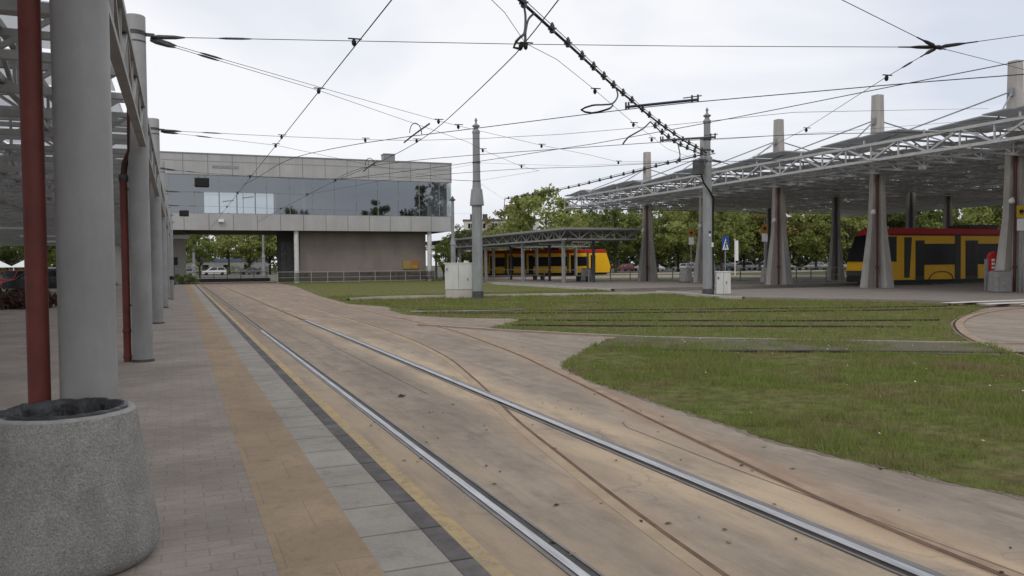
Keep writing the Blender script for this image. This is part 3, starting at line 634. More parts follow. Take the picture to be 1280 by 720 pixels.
gz = MB(); gz.add([(2.4,BY-.15,6.9),(9.4,BY-.15,6.9),(9.4,BY-.15,9.3),(2.4,BY-.15,9.3)], [(0,1,2,3)]); bpart('back_window', gz, M['glass'])
gz = MB(); gz.add([(BX0,FY+.10,6.3),(BX1-.02,FY+.10,6.3),(BX1-.02,FY+.10,9.75),(BX0,FY+.10,9.75)], [(0,1,2,3)]); gl_ = bpart('window_band', gz, M['glass'])
gz = MB(); gz.add([(BX1-.1,FY+.11,6.3),(BX1-.1,BY-.3,6.3),(BX1-.1,BY-.3,9.75),(BX1-.1,FY+.11,9.75)], [(0,1,2,3)]); bpart('side_window', gz, M['glass'])
x = BX0+1.2; k = 0
mm = MB()
while x < BX1:
    mm.bar((x,FY+.07,6.3),(x,FY+.07,9.75),.05,.05); x += 2.05
mm.bar((BX0,FY+.05,6.33),(BX1,FY+.05,6.33),.06,.05); mm.bar((BX0,FY+.05,9.72),(BX1,FY+.05,9.72),.06,.05)
o = mm.build('mullions', M['steel'], gl_)
m = MB()
for x0 in (2.4,3.9,5.6,7.4,9.3): m.bar((x0,BY-.2,6.9),(x0,BY-.2,9.3),.12)
for x0, z0 in ((4.2,8.2),(6.1,8.6)): m.bar((x0,BY-.6,z0),(x0+1.1,BY-.6,z0+.15),.1)
m.bar((2.4,BY-.2,6.95),(9.4,BY-.2,6.95),.12); m.bar((2.4,BY-.2,9.25),(9.4,BY-.2,9.25),.12); bpart('back_window_frame', m, M['steel_dark'])
# ground floor: wall, recess, columns
m = MB(); m.box(10.6,22.9,FY+1.6,BY-.5,0,4.89); bpart('ground_floor_wall', m, M['wallb'])
m = MB(); m.box(8.95,10.55,FY+3.2,BY-5,0,4.88); bpart('entrance_recess', m, M['dark'])
m = MB()
for x0 in (9.0,9.52,10.04): m.box(x0,x0+.5,FY+3.1,FY+3.19,.05,3.9)
bpart('entrance_door', m, M['steel_dark'])
for x0 in (10.1,22.95):
    m = MB(); m.lathe((x0,FY+.45,0), [(.22,0),(.22,4.86)], 20); bpart('white_column', m, mat('white_column_paint', (.62,.62,.61), (.52,.52,.51), 3))
m = MB(); m.box(-6,.6,FY+4,BY-1,0,4.88); bpart('stair_core', m, M['conc_d'])
m = MB(); m.box(-2.5,.9,FY+3.6,FY+3.95,4.2,4.55); bpart('core_fascia', m, M['white_c'])
m = MB(); m.box(20.5,22.1,FY+1.5,FY+1.59,1.15,2.05); ad = bpart('notice_board', m, mat('orange_notice', (.36,.16,.06), None))
m = MB(); m.box(20.55,21.3,FY+1.47,FY+1.5,1.2,2.0); o = m.build('notice_sheet', mat('yellow_notice', (.32,.25,.08), None), ad)
m = MB(); m.box(21.4,22.0,FY+1.47,FY+1.5,1.25,1.55); m.build('notice_sheet', mat('ochre_notice', (.40,.26,.05), None), ad)
m = MB(); m.box(18.6,19.7,FY+.9,FY+2.0,9.96,12.35); m.box(18.55,19.75,FY+.85,FY+2.05,12.36,12.45); bpart('roof_vent', m, M['steel'])
m = MB(); m.box(2.9,5.1,FY-.03,FY,10.35,10.6); bpart('air_grille', m, M['steel'])
m = MB(); m.box(3.3,3.75,FY-.35,FY-.02,5.55,5.8); m.tube([(3.5,FY-.02,5.65),(3.5,FY-.4,5.6)], .06, 8); bpart('wall_camera', m, M['white_c'])
# railing before the wall
def railing(label, p0, p1, n, h=1.0, mt=None, name='railing', mid=True):
    t = thing(name, label, 'railing', p0, 0); q = Vector(p1)-Vector(p0); mt = mt or M['steel']
    m = MB(); m.bar((0,0,h),q+Vector((0,0,h)),.06,.05)
    if mid: m.bar((0,0,h*.5),q+Vector((0,0,h*.5)),.035); m.bar((0,0,.12),q+Vector((0,0,.12)),.035)
    m.build('handrail', mt, t)
    for i in range(n+1): m = MB(); a = q*(i/n); m.bar(a, a+Vector((0,0,h)), .06); m.build('post', mt, t)
    return t
M['steel_pale'] = mat('pale_railing_steel', (.33,.33,.33), (.27,.27,.27), 3, .5, .2)
rl = railing('low grey railing with infill panels before the brown wall', (8.2,74.9,0), (23.2,75.6,0), 10, 1.05, M['steel_pale'])
m = MB(); m.bar((0,.02,.55),(15,.72,.55),.015,.8); m.build('infill_panel', glassmat('perforated_panel', (.62,.62,.62), .12), rl)
railing('track end fence seen through the passage under the bridge', (-2,88.5,0), (8.6,88.5,0), 8, 1.0, M['steel_dark'])
m = MB(); m.box(-2,9,89.2,89.8,-.05,.35); struct(m.build('end_wall_kerb', M['kside']))
# small vertical signal on the platform end
t = thing('tram_signal', 'square black signal head on a thin post at the platform end', 'signal', (-.36,64.8,PZ)); m = MB(); m.tube([(0,0,0),(0,0,1.5)], .04, 8); m.build('post', M['steel_dark'], t); m = MB(); m.box(-.27,.27,-.12,.12,1.5,2.1); m.build('signal_head', M['black'], t, .03)
for (x,y,z,lab) in ((.79,30.0,4.66,'black signal box hung nearest from the span wire before the facade'),(.30,46.6,4.62,'smaller black signal box hung farther off before the facade')):
    t = thing('signal_box', lab, 'signal', (x,y,z)); m = MB(); m.box(-.24,.24,-.12,.12,-.34,-.02); m.build('signal_case', M['black'], t, .03); m = MB(); m.bar((-.1,0,-.02),(-.1,0,.08),.02); m.bar((.1,0,-.02),(.1,0,.08),.02); m.build('hanger', M['steel_dark'], t)

# ------------------------------------------------------------------ right station canopy
RX0, RX1, RY0, RY1, RZ = 29., 58., 8., 58.5, 6.05
rc = thing('station_canopy', 'wide dark lattice roof hung from tall concrete pillars over the stops', 'canopy', (34,40,0))
def rp(name, m, mt, par=None): 
    o = m.build(name, mt, par or rc)
    if par is None: o.location = (-34,-40,0)
    return o
M['brownpipe'] = mat('dark_red_pillar_pipe', (.115,.035,.03), (.08,.03,.026), 4, .6)
pil = [(34.,16.5,.1),(34.,24.1,.1),(34.,31.6,.1),(34.,39.1,.12),(34.,46.6,.12),(34.,54.,.12),(46,24.4,.1),(46,31.6,.1),(46,39.9,.12),(43.6,44.2,.12),(46,54,.12),(50.4,40.6,.12)]
for i, (x, y, z) in enumerate(pil):
    m = MB(); tz = 10.2 if i < 6 else 6.9
    q = .58 if i < 6 else .42
    for sx, sy in ((-1,-1),(1,1)):     # two tapered legs with a slot between them
        ox, oy = .20*sx*q, -.20*sy*q
        m.frustum((x+ox*2.9,y+oy*2.9,z),.44*q,.44*q,(x+ox*1.5,y+oy*1.5,3.4),.25*q,.25*q); m.frustum((x+ox*1.5,y+oy*1.5,3.4),.25*q,.25*q,(x+ox*1.05,y+oy*1.05,6.6),.22*q,.22*q)
    m.frustum((x,y,z),.16*q,.16*q,(x,y,6.6),.12*q,.12*q)
    m.frustum((x,y,6.6),.26,.26,(x,y,tz),.21,.21)
    p_ = rp('pillar', m, M['conc'])
    m = MB(); m.tube([(x-.22*q,y-.22*q,z),(x-.22*q,y-.22*q,6.2)], .06, 10); m.lathe((x-.22*q,y-.22*q,0), [(.09,z+1.0),(.09,z+1.15)], 10); m.build('downpipe', M['brownpipe'] if i in (1,2,3,5) else M['steel_dark'], p_)
    if i < 6:
        m = MB(); m.box(x-.3,x-.2,y-.12,y+.12,tz-1.55,tz-1.2); m.build('rod_anchor', M['steel'], p_)
        for dy in (0,):
            m = MB(); m.tube([(x-.26,y-.05,tz-1.35),(RX0+.3,y-2.6,RZ+.85)], .035, 6); m.tube([(x-.26,y+.05,tz-1.35),(RX0+.3,y+3.2,RZ+.85)], .035, 6); m.tube([(x+.26,y,tz-1.35),(x+6.5,y-2.,RZ+.85)], .035, 6); rp('stay_rod', m, M['steel'])
m = MB()
n = 34
P0, P1 = (RX0,RY0,RZ), (RX0,RY1,RZ)
m.truss(P0, P1, .72, n, .12, .075); rp('edge_truss', m, M['steel_light'])
m = MB(); m.truss((RX0+.15,RY1,RZ),(RX1,RY1,RZ),.72,18,.11,.07); rp('edge_truss', m, M['steel_light'])
y = RY0+.8
while y < RY1-.4:
    m = MB(); m.truss((RX0+.15,y,RZ+.02),(RX1,y,RZ+.02),.62,20,.085,.05); rp('cross_truss', m, M['steel_light']); y += 1.5
for x in (31.6,36,38.6,41.2,43.8,48.5,51,54.6,57.8):
    m = MB(); m.truss((x,RY0,RZ+.06),(x,RY1-.1,RZ+.06),.55,30,.085,.05); rp('long_truss', m, M['steel_light'])
# sloping roof plates, one set per bay, ridge off-centre
M['plate'] = mat('grey_roof_plate', (.34,.34,.34), (.27,.27,.27), 1.5, .6, .1)
M['plate'] = panelmat(.44, (.50,.51,.52), (.44,.45,.46)); M['plate_n'] = panelmat(.45, (.45,.46,.47), (.50,.51,.52))
yb2 = [RY0,16.9,24.4,31.6,39.1,46.6,54.,RY1]
for i in range(len(yb2)-1):
    a, b = yb2[i]+.12, yb2[i+1]-.12
    for (x0, x1) in ((RX0-.1,RX0+3.4),(RX0+4.2,46),(46.4,RX1)):
        m = MB(); c = a+(b-a)*(.22 if x0 < 33 else .5); h0, h1 = RZ+(.93 if x0 < 33 else .84), RZ+1.24 if x0 < 33 else RZ+1.0
        nst = 6
        for k_ in range(nst):
            ya, yb_ = a+(b-a)*k_/nst+.035, a+(b-a)*(k_+1)/nst-.035
            hf = lambda yy: h0+(h1-h0)*((yy-a)/(c-a) if yy < c else (b-yy)/(b-c))
            m.add([(x0,ya,hf(ya)),(x1,ya,hf(ya)+.06),(x1,yb_,hf(yb_)+.06),(x0,yb_,hf(yb_))], [(0,1,2,3)])
        o = rp('roof_plate', m, M['plate_n'] if x0 < 33 else M['plate']); s_ = o.modifiers.new('thick','SOLIDIFY'); s_.thickness = .05
    m = MB(); 
    for yy in (a,(a+b)/2-.3): m.bar((RX0,yy,RZ+.72),(RX0,yy,RZ+.96),.07); m.bar((RX0+3.2,yy,RZ+.72),(RX0+3.2,yy,RZ+.96),.07)
    rp('roof_strut', m, M['steel_light'])
for i, (x, y) in enumerate(((32.5,22),(33,28),(36.5,26.5),(39,30),(33,36),(38,36),(41,24),(44,29))):
    m = MB(); m.box(x-.12,x+.12,y-.12,y+.12,RZ-.18,RZ-.02); rp('roof_lamp', m, M['white_c'])
m = MB(); m.box(RX1+.06,RX1+.14,RY0,RY1,RZ-.35,RZ+.85); rp('rear_fascia', m, M['plate'])
m = MB(); m.box(RX0+6,RX1,RY0-.14,RY0-.06,RZ-.1,RZ+.85); rp('end_fascia', m, M['plate'])
# lamps / speakers on pillars
for i in (1,2,3,4,5):
    x, y, z = pil[i]; m = MB(); m.lathe((x-.6,y-.3,4.2), [(.02,0),(.12,-.1),(.13,-.22),(.05,-.26)], 10); m.bar((x-.3,y-.2,4.2),(x-.6,y-.3,4.2),.03); rp('pillar_lamp', m, M['white_c'])

# stop signs and other small furniture
M['signy'] = mat('yellow_sign', (.52,.34,.03), None, rough=.5); M['signw'] = M['white_c']; M['signblue'] = mat('blue_sign', (.03,.07,.30), None, rough=.5); M['signo'] = mat('orange_sign', (.36,.17,.035), None, rough=.5)
def stop_sign(label, loc, mt):
    t = thing('stop_sign', label, 'sign', loc, -.45, 'tram stop signs'); m = MB(); m.tube([(0,.04,0),(0,.04,3.9)], .04, 8); m.build('post', M['steel'], t)
    m = MB(); m.box(-.19,.19,-.03,0,3.2,3.72); y_ = m.build('route_plate', mt, t)
    m = MB(); m.box(-.09,.09,-.036,-.03,3.40,3.53); m.box(-.07,.07,-.036,-.03,3.34,3.375); m.bar((-.05,-.033,3.53),(.04,-.033,3.60),.015); m.build('tram_pictogram', M['black'], y_)
    m = MB(); m.box(-.17,.17,-.03,0,2.65,3.15); m.build('timetable_plate', M['signw'], t); return t
stop_sign('yellow and white stop sign on the pillar at the right edge', (33.3,23.3,.10), M['signy'])
stop_sign('orange and white stop sign just left of the cabled mast', (32.6,46.2,.12), M['signo'])
stop_sign('orange stop sign half hidden by the broad pillar', (33.35,39.6,.12), M['signo'])
t = thing('crossing_sign', 'blue pedestrian crossing sign with white triangle beside the white cabinet', 'sign', (28.1,36.6,0), -.4)
m = MB(); m.tube([(0,.04,0),(0,.04,2.45)], .035, 8); m.build('post', M['steel'], t); m = MB(); m.box(-.19,.19,-.02,.0,2.2,2.95); pl = m.build('sign_plate', M['signblue'], t)
m = MB(); m.add([(-.175,-.024,2.22),(.175,-.024,2.22),(0,-.024,2.85)], [(0,1,2)]); m.build('triangle', M['signw'], pl)
m = MB(); m.bar((0,-.028,2.45),(.02,-.028,2.62),.05); m.bar((0,-.028,2.45),(-.07,-.028,2.28),.035); m.bar((.01,-.028,2.45),(.07,-.028,2.28),.035); m.bar((-.06,-.028,2.52),(.08,-.028,2.54),.03); m.box(-.005,.055,-.03,-.026,2.64,2.70); m.build('walking_figure', M['black'], pl)
t = thing('help_point', 'red rounded help column with white marks beside the right edge pillar', 'help point', (33.75,24.95,.1), -.5)
m = MB(); m.prism_y([(-.2,0),(.2,0),(.2,1.55),(.1,1.8),(-.12,1.72),(-.2,1.5)], -.12, .12); bd = m.build('red_case', mat('signal_red', (.42,.02,.02), None, rough=.4), t, .02)
m = MB()
for i in range(6): m.box(-.07,.07,-.128,-.122,.5+i*.17,.6+i*.17)
m.build('white_marks', M['signw'], bd); m = MB(); m.box(-.28,-.21,-.1,.1,0,1.45); m.build('grey_side', M['steel'], t)
bb = thing('concrete_planter', 'big square grey concrete block at the foot of the right edge pillar', 'planter', (32.9,23.95,.10), -.4); m = MB(); m.frustum((0,0,0),.36,.34,(0,0,.9),.34,.32); m.build('block', M['conc_d'], bb, .05); m = MB(); m.frustum((0,0,.901),.29,.27,(0,0,.94),.26,.24); m.build('soil_fill', M['soil'], bb)
railing('thin steel handrail beside the concrete block at the right edge', (33.0,22.9,.1), (36,20.9,.1), 2, .85, M['steel_pale'], mid=False)
railing('low grey barrier behind the pillars left of the cabled mast', (33.5,59,.12), (36.8,48.6,.12), 5, 1.0)
railing('low grey barrier behind the pillars right of the cabled mast', (37.4,47,.12), (41.5,40.2,.12), 4, 1.0)
railing('low grey barrier behind the two rear pillars', (42.5,48,.12), (45,40.6,.12), 4, 1.0)

# ------------------------------------------------------------------ masts and cabinets
def mast(label, loc, skirt):
    t = thing('catenary_mast', label, 'mast', loc, .2, 'fluted catenary masts'); n = 12
    m = MB(); m.lathe((0,0,0), [(.27,0),(.27,.05),(.245,.07),(.245,.33),(.235,.36)], n, False); m.build('dark_base', M['steel_dark'], t)
    if skirt:
        m = MB(); m.lathe((0,0,0), [(.235,.36),(.225,4.12)], n, False); m.build('lower_shaft', M['mast'], t)
        m = MB(); m.lathe((0,0,0), [(.30,4.12),(.31,4.16),(.30,4.3),(.245,4.82),(.24,4.84)], n, False); m.build('skirt_collar', M['mast'], t)
        m = MB(); m.lathe((0,0,0), [(.20,4.84),(.165,5.3),(.155,7.28)], n, False); m.build('upper_shaft', M['mast'], t); zt = 7.28
    else:
        m = MB(); m.lathe((0,0,0), [(.215,.36),(.195,5.95)], n, False); m.build('lower_shaft', M['mast'], t)
        m = MB(); m.lathe((0,0,0), [(.215,5.95),(.215,6.15),(.15,6.2),(.145,7.65)], n, False); m.build('upper_shaft', M['mast'], t); zt = 7.65
    m = MB(); m.lathe((0,0,zt), [(.165,0),(.175,.03),(.175,.10),(.12,.16),(.09,.24),(.15,.30),(.185,.33),(.12,.38),(.055,.42),(.04,.52),(.07,.57),(.05,.63),(.02,.68)], 16); m.build('finial', M['mast'], t)
    m = MB()
    for zz in ((5.15,5.98) if skirt else (6.0,6.45,6.9)): m.lathe((0,0,zz), [(.175,0),(.18,.01),(.18,.05),(.175,.06)], 14)
    m.build('wire_clamp', M['steel_dark'], t); return t
m1 = mast('grey catenary mast with flared collar beside the white cabinet', (12.16,33.2,0), True)
m2 = mast('grey catenary mast carrying black feeder cables in front of the canopy', (21.6,29.4,0), False)
m = MB(); m.box(-.72,-.42,-.2,.2,5.35,6.0); m.bar((-.45,0,5.75),(-.1,0,5.75),.06); m.build('switch_box', M['steel_dark'], m2, .02)
m = MB(); m.bar((-.5,-.2,6.0),(.95,.05,6.0),.05); m.bar((-.3,.2,6.06),(.95,.1,6.06),.05); m.bar((.2,0,6.3),(.5,0,6.36),.04); m.lathe((.35,0,6.38), [(.05,0),(.07,.06),(.05,.13)], 8); m.build('cross_arm', M['steel_dark'], m2)
m = MB(); m.tube([(-.55,-.15,5.4),(-.45,-.2,5.0),(-.1,-.27,4.6),(.15,-.25,4.3),(.235,-.12,3.9),(.24,-.10,2.5),(.245,-.10,.05)], .04, 8); m.build('feeder_cable', M['black'], m2)
m = MB(); m.box(-.13,-.02,-.235,-.215,2.82,2.9); m.build('number_plate', M['black'], m2); m = MB(); m.box(.02,.14,-.225,-.21,2.2,2.4); m.build('sticker', M['signw'], m2); m = MB(); m.box(-.14,-.02,-.225,-.21,2.66,2.78); m.build('sticker', M['signw'], m2)
def cabinet(label, loc, w, d, h, rz, split):
    t = thing('utility_cabinet', label, 'cabinet', loc, rz); m = MB(); m.box(-w/2,w/2,-d/2,d/2,split,h-.05); m.box(-w/2-.02,w/2+.02,-d/2-.02,d/2+.02,h-.05,h); m.build('case', M['white'], t, .01)
    m = MB(); m.box(-w/2+.015,w/2-.015,-d/2+.015,d/2-.015,-.03,split-.015); m.build('plinth', mat('cabinet_plinth', (.52,.48,.43), (.42,.39,.35), 3, .8), t)
    m = MB(); m.box(-.006,.006,-d/2-.004,-d/2+.002,split+.04,h-.09); m.box(-w/2+.06,-w/2+.12,-d/2-.008,-d/2+.002,h-.35,h-.25); m.box(w/2-.2,w/2-.17,-d/2-.02,-d/2+.002,h*.5,h*.5+.12); m.build('door_seam', M['steel_dark'], t); return t
cabinet('wide white utility cabinet on a pale plinth left of the near mast', (11.62,34.2,0), 1.2, .5, 1.62, -.39, .42)
cabinet('small white utility cabinet at the foot of the cabled mast', (22.35,29.3,0), .62, .42, 1.12, -.5, .12)

# ------------------------------------------------------------------ low shelter in the middle distance
sh = thing('stop_shelter', 'long low shelter with grey lattice roof on slim posts', 'shelter', (28,60,0))
def sp_(name, m, mt):
    o = m.build(name, mt, sh); o.location = (-28,-60,0); return o
SX0, SX1, SY0, SY1 = 25.6, 31.4, 51.4, 92
for x, lst, mt in ((25.95,(52.6,60.1,68.6,76,84,91),M['steel_pale']),(28.6,(52.9,60.6,69,77,85),M['steel_dark'])):
    for y in lst:
        m = MB(); m.bar((x,y,.1),(x,y,3.25),.2 if x < 27 else .17,.2 if x < 27 else .17,(1,0,0)); sp_('post', m, mt)
m = MB(); m.truss((SX0,SY0,3.3),(SX0,SY1,3.3),.66,40,.12,.06); sp_('edge_truss', m, M['steel_pale'])
m = MB(); m.truss((SX0+.1,SY0,3.3),(SX1,SY0,3.3),.66,6,.10,.06); sp_('edge_truss', m, M['steel'])
y = SY0+2.4
while y < SY1: m = MB(); m.truss((SX0+.1,y,3.32),(SX1,y,3.32),.6,6,.08,.05); sp_('cross_truss', m, M['steel']); y += 2.5
m = MB(); m.truss((SX1,SY0,3.3),(SX1,SY1,3.3),.6,40,.09,.05); sp_('long_truss', m, M['steel'])
m = MB(); m.add([(SX0-.2,SY0-.2,4.02),(28.6,SY0-.2,4.15),(28.6,SY1,4.15),(SX0-.2,SY1,4.02),(SX1+.3,SY0-.2,3.98),(SX1+.3,SY1,3.98)], [(0,1,2,3),(1,4,5,2)]); o = sp_('roof_plate', m, M['steel']); o.modifiers.new('thick','SOLIDIFY').thickness = .08
m = MB(); m.box(SX0-.28,SX0-.21,SY0-.2,SY1,3.98,4.14); m.box(SX0-.2,SX1+.3,SY0-.30,SY0-.22,3.98,4.12); sp_('roof_fascia', m, M['steel_pale'])
for i in range(5): m = MB(); m.box(27.2,29.4,53.5+6*i,53.65+6*i,3.1,3.2); sp_('strip_light', m, M['white_c'])
railing('low rail under the shelter roof between its posts', (28.2,52.9,.1), (28.2,76.5,.1), 6, .95, M['steel_pale'], mid=False)
for i, y in enumerate((56.5,65)):
    t = thing('waiting_bench', ('nearer' if i == 0 else 'farther')+' plain bench under the low shelter roof', 'bench', (29.6,y,.1)); m = MB(); m.box(-.2,.2,-.9,.9,.42,.47); m.build('seat', M['steel_pale'], t) 
    for yy in (-.8,.8): m = MB(); m.box(-.2,.2,yy-.04,yy+.04,0,.42); m.build('leg', M['steel_dark'], t)
t = thing('stop_shelter', 'second low shelter roof over the distant tram', 'shelter', (42,97,0), -.36)
m = MB(); m.box(-11,7.5,-9.5,3.5,4.15,4.3); m.build('roof_plate', M['steel'], t); m = MB(); m.truss((-11,-9.4,3.6),(7.5,-9.4,3.6),.5,14,.1,.06); m.build('edge_truss', M['steel'], t)  # roof plate and truss extended towards the viewer to shade the tram
for x in (-9.5,-4,1.5,6.5): m = MB(); m.lathe((x,-3.6,0), [(.2,0),(.2,3.6)], 12); m.build('post', M['conc'], t)
# ------------------------------------------------------------------ overhead wires
WIRES = [
 ('contact_wire','contact wire straight above the polished platform track','contact wire',[(2.45,-8,4.74),(2.45,9.57,4.74),(2.44,21.87,4.74),(2.43,30.33,4.74),(2.43,74,4.74)],.011,[]),
 ('contact_wire','contact wire above the rusty slanting track','contact wire',[(3.0,-6,4.74),(3.3,2,4.74),(4.35,8.9,4.74),(4.82,11.32,4.74),(5.59,17.38,4.74),(5.82,20.57,4.74),(5.84,22.98,4.74),(5.75,26.0,4.74),(5.5,31.15,4.74),(5.42,35.78,4.74),(5.2,60,4.74)],.011,[]),
 ('contact_wire','contact wire curving right above the bright lawn rail','contact wire',[(2.43,33,4.74),(2.71,29.7,4.74),(3.02,25.6,4.74),(3.5,23.4,4.74),(4.52,21.01,4.74),(5.38,19.55,4.74),(6.15,18.45,4.74),(6.8,17.5,4.74),(8.27,15.31,4.74),(9.0,14.3,4.74),(9.6,13.57,4.74),(11.03,12.1,4.74),(12.02,11.08,4.74),(13.67,9.55,4.74),(18,6,4.74)],.012,[]),
 ('contact_wire','contact wire rising to the right across the near lawn','contact wire',[(5.6,30,4.74),(7.4,26.4,4.74),(8.75,23.4,4.74),(9.92,20.26,4.74),(10.35,19.18,4.74),(11.14,16.23,4.74),(11.79,13.4,4.74),(12.31,10.84,4.74),(12.74,8.9,4.74),(13.2,4,4.74)],.011,[]),
 ('contact_wire','contact wire above the nearer grass track','contact wire',[(5.42,30,4.74),(5.6,26.4,4.74),(6.52,24.29,4.74),(8.02,22.27,4.74),(10.59,19.63,4.74),(12.22,18.03,4.74),(12.99,17.33,4.74),(14.31,16.26,4.74),(16.72,15.0,4.74),(24,12,4.74)],.011,[]),
 ('contact_wire','contact wire above the farther grass track','contact wire',[(8.0,28.3,4.74),(9.0,26.93,4.74),(10.74,24.89,4.74),(12.76,23.66,4.74),(13.93,22.51,4.74),(15.06,21.5,4.74),(22,19,4.74)],.010,[]),
 ('span_wire','near span wire level across the top of the sky','span wire',[(-.3,12.3,4.73),(2.41,11.69,4.78),(4.77,10.99,4.78),(7.14,10.18,4.77),(10.74,8.86,4.76)],.007,[(2.41,11.69),(4.77,11.05)]),
 ('span_wire','upper of the two slanting span wires from the second column','span wire',[(-.3,12.3,4.71),(2.78,15.2,4.78),(5.48,17.42,4.78),(6.12,17.92,4.78),(9.26,20.07,4.78),(11.57,21.46,4.78),(13.12,22.55,4.78),(15.51,23.36,5.0)],.006,[(5.48,17.42),(6.12,17.92),(9.26,20.07),(13.12,22.55)]),
 ('span_wire','lower of the two slanting span wires from the second column','span wire',[(-.3,12.25,4.67),(2.45,15.13,4.77),(4.89,17.73,4.77),(7.14,20.12,4.77),(8.03,21.39,4.77),(10.56,24.49,4.77),(11.64,25.46,4.77),(12.16,33.2,5.2)],.006,[(2.45,15.13),(8.03,21.39),(10.56,24.49)]),
 ('span_wire','long level span wire from the third column to the canopy','span wire',[(-.33,20.5,4.73),(2.43,20.76,4.77),(4.5,20.6,4.77),(5.78,20.29,4.77),(7.33,19.4,4.77),(8.93,18.24,4.78),(11.0,16.3,4.82),(13.14,14.6,4.95),(28.95,21.6,7.35)],.007,[(2.43,20.76),(4.5,20.6),(5.78,20.29)]),
 ('span_wire','dropping span wire from the third column to the near mast','span wire',[(-.33,20.5,4.70),(2.45,22.3,4.77),(5.35,25.3,4.77),(10.89,32.3,5.1),(12.16,33.2,5.2)],.006,[(2.45,22.3)]),
 ('span_wire','span wire in front of the facade holding the black signal box','span wire',[(-.33,28.4,4.72),(.79,29.6,4.77),(2.41,30.2,4.77),(4.92,30.6,4.77),(7.34,30.0,4.9),(11.95,33.15,5.2)],.008,[(2.41,30.2),(5.5,30.5)]),
 ('span_wire','span wire low across the facade from the fourth column','span wire',[(-.33,36.6,4.72),(2.43,37.0,4.77),(5.4,37.0,4.77),(12.1,33.35,5.95)],.006,[(2.43,37),(5.4,37)]),
 ('span_wire','span wire across the facade from the fifth column','span wire',[(-.33,44.8,4.72),(2.43,45.6,4.77),(5.3,46.4,4.77),(24,66,6.0)],.006,[(2.43,45.6),(5.3,46.4)]),
 ('span_wire','thin stay wire slanting down to the cabled mast','span wire',[(-2,4.3,5.9),(4.17,10.2,4.95),(4.83,11.0,4.80),(5.63,11.6,4.78),(7.12,13.18,4.77),(7.77,13.9,4.77),(9.9,16.31,4.8),(11.56,18.13,4.85),(14.63,22.03,5.2),(21.4,29.3,5.9)],.006,[(4.83,11.0),(7.3,13.4),(9.9,16.31),(11.56,18.13)]),
 ('span_wire','stay wire leaving the wire knot towards the upper left','span wire',[(10.74,8.86,4.76),(8.25,8.26,5.0),(-.4,6.2,5.85)],.007,[]),
 ('span_wire','short stay wire leaving the wire knot rising to the right','span wire',[(10.74,8.86,4.76),(11.85,8.29,4.9),(17,5.6,5.6)],.007,[]),
 ('span_wire','stay wire from the wire knot dropping behind the tall right pillar','span wire',[(10.74,8.86,4.76),(15.86,11.58,5.6),(28.9,18.3,7.6)],.007,[]),
 ('span_wire','stay wire from the wire knot slanting down left to the cabled mast','span wire',[(10.74,8.86,4.76),(11.68,10.66,4.78),(14.36,15.53,4.80),(18.89,23.31,5.2),(21.5,29.2,5.7)],.007,[(11.68,10.66),(14.36,15.53)]),
 ('span_wire','thin wire from the near mast to the cabled mast','span wire',[(12.16,33.2,6.0),(16,31.8,5.85),(21.6,29.4,6.0)],.006,[]),
 ('span_wire','thin wire from the near mast across to the far roof','span wire',[(12.16,33.2,5.2),(20,48,5.4),(29,58.3,6.5)],.006,[]),
 ('span_wire','thin stay wire passing in front of the canopy pillars','span wire',[(21.6,29.4,6.9),(25,25,6.8),(29.3,19.3,6.75)],.008,[]),
]
for name, lab, cat, pts, r, cl in WIRES:
    m = MB(); P = [Vector(p) for p in pts] if cat == 'span wire' else spline(pts, 1.0); m.tube(P, r*.78, 5, False)
    if not cl: tag(m.build(name, M['wire']), lab, cat)
    else:
        t = thing(name, lab, cat, pts[0]); o = m.build('strand', M['wire'], t); o.location = -Vector(pts[0])
        a = Vector(pts[0]); b = Vector(pts[1]); d = (b-a).normalized()
        for f0, rr_ in ((0,(.018,.032,.028,.01)),(.9,(.008,.016,.016,.008))):
            m = MB(); m.tube([a+d*f0, a+d*(f0+.1), a+d*(f0+.32), a+d*(f0+.45)], list(rr_), 6); o = m.build('strain_insulator', M['insul'], t); o.location = -Vector(pts[0])
        for (x, y) in cl:
            m = MB(); z = 4.74; m.bar((x-.085,y,z+.07),(x+.11,y-.02,z+.07),.022,.016); m.lathe((x,y,z-.01), [(.012,-.025),(.032,.0),(.036,.04),(.018,.075)], 8); o = m.build('wire_clamp', M['black'], t); o.location = -Vector(pts[0])
# knot where the stay wires meet
t = thing('wire_knot', 'dark star shaped knot joining stay wires in the upper right sky', 'wire fitting', (10.74,8.86,4.76)); m = MB(); m.lathe((0,0,-.02), [(.05,0),(.06,.02),(.05,.04)], 12); m.build('ring', M['wire'], t)
for (dx,dy,dz) in ((-3.6,1.32,.01),(-2.49,-.6,.24),(1.11,-.57,.14),(5.1,2.7,.84),(.94,1.8,.02)):
    d = Vector((dx,dy,dz)).normalized(); m = MB(); m.tube([d*.05, d*.12, d*.30, d*.42, d*.6], [.012,.03,.026,.012,.01], 6); m.build('strain_insulator', M['wire'], t)
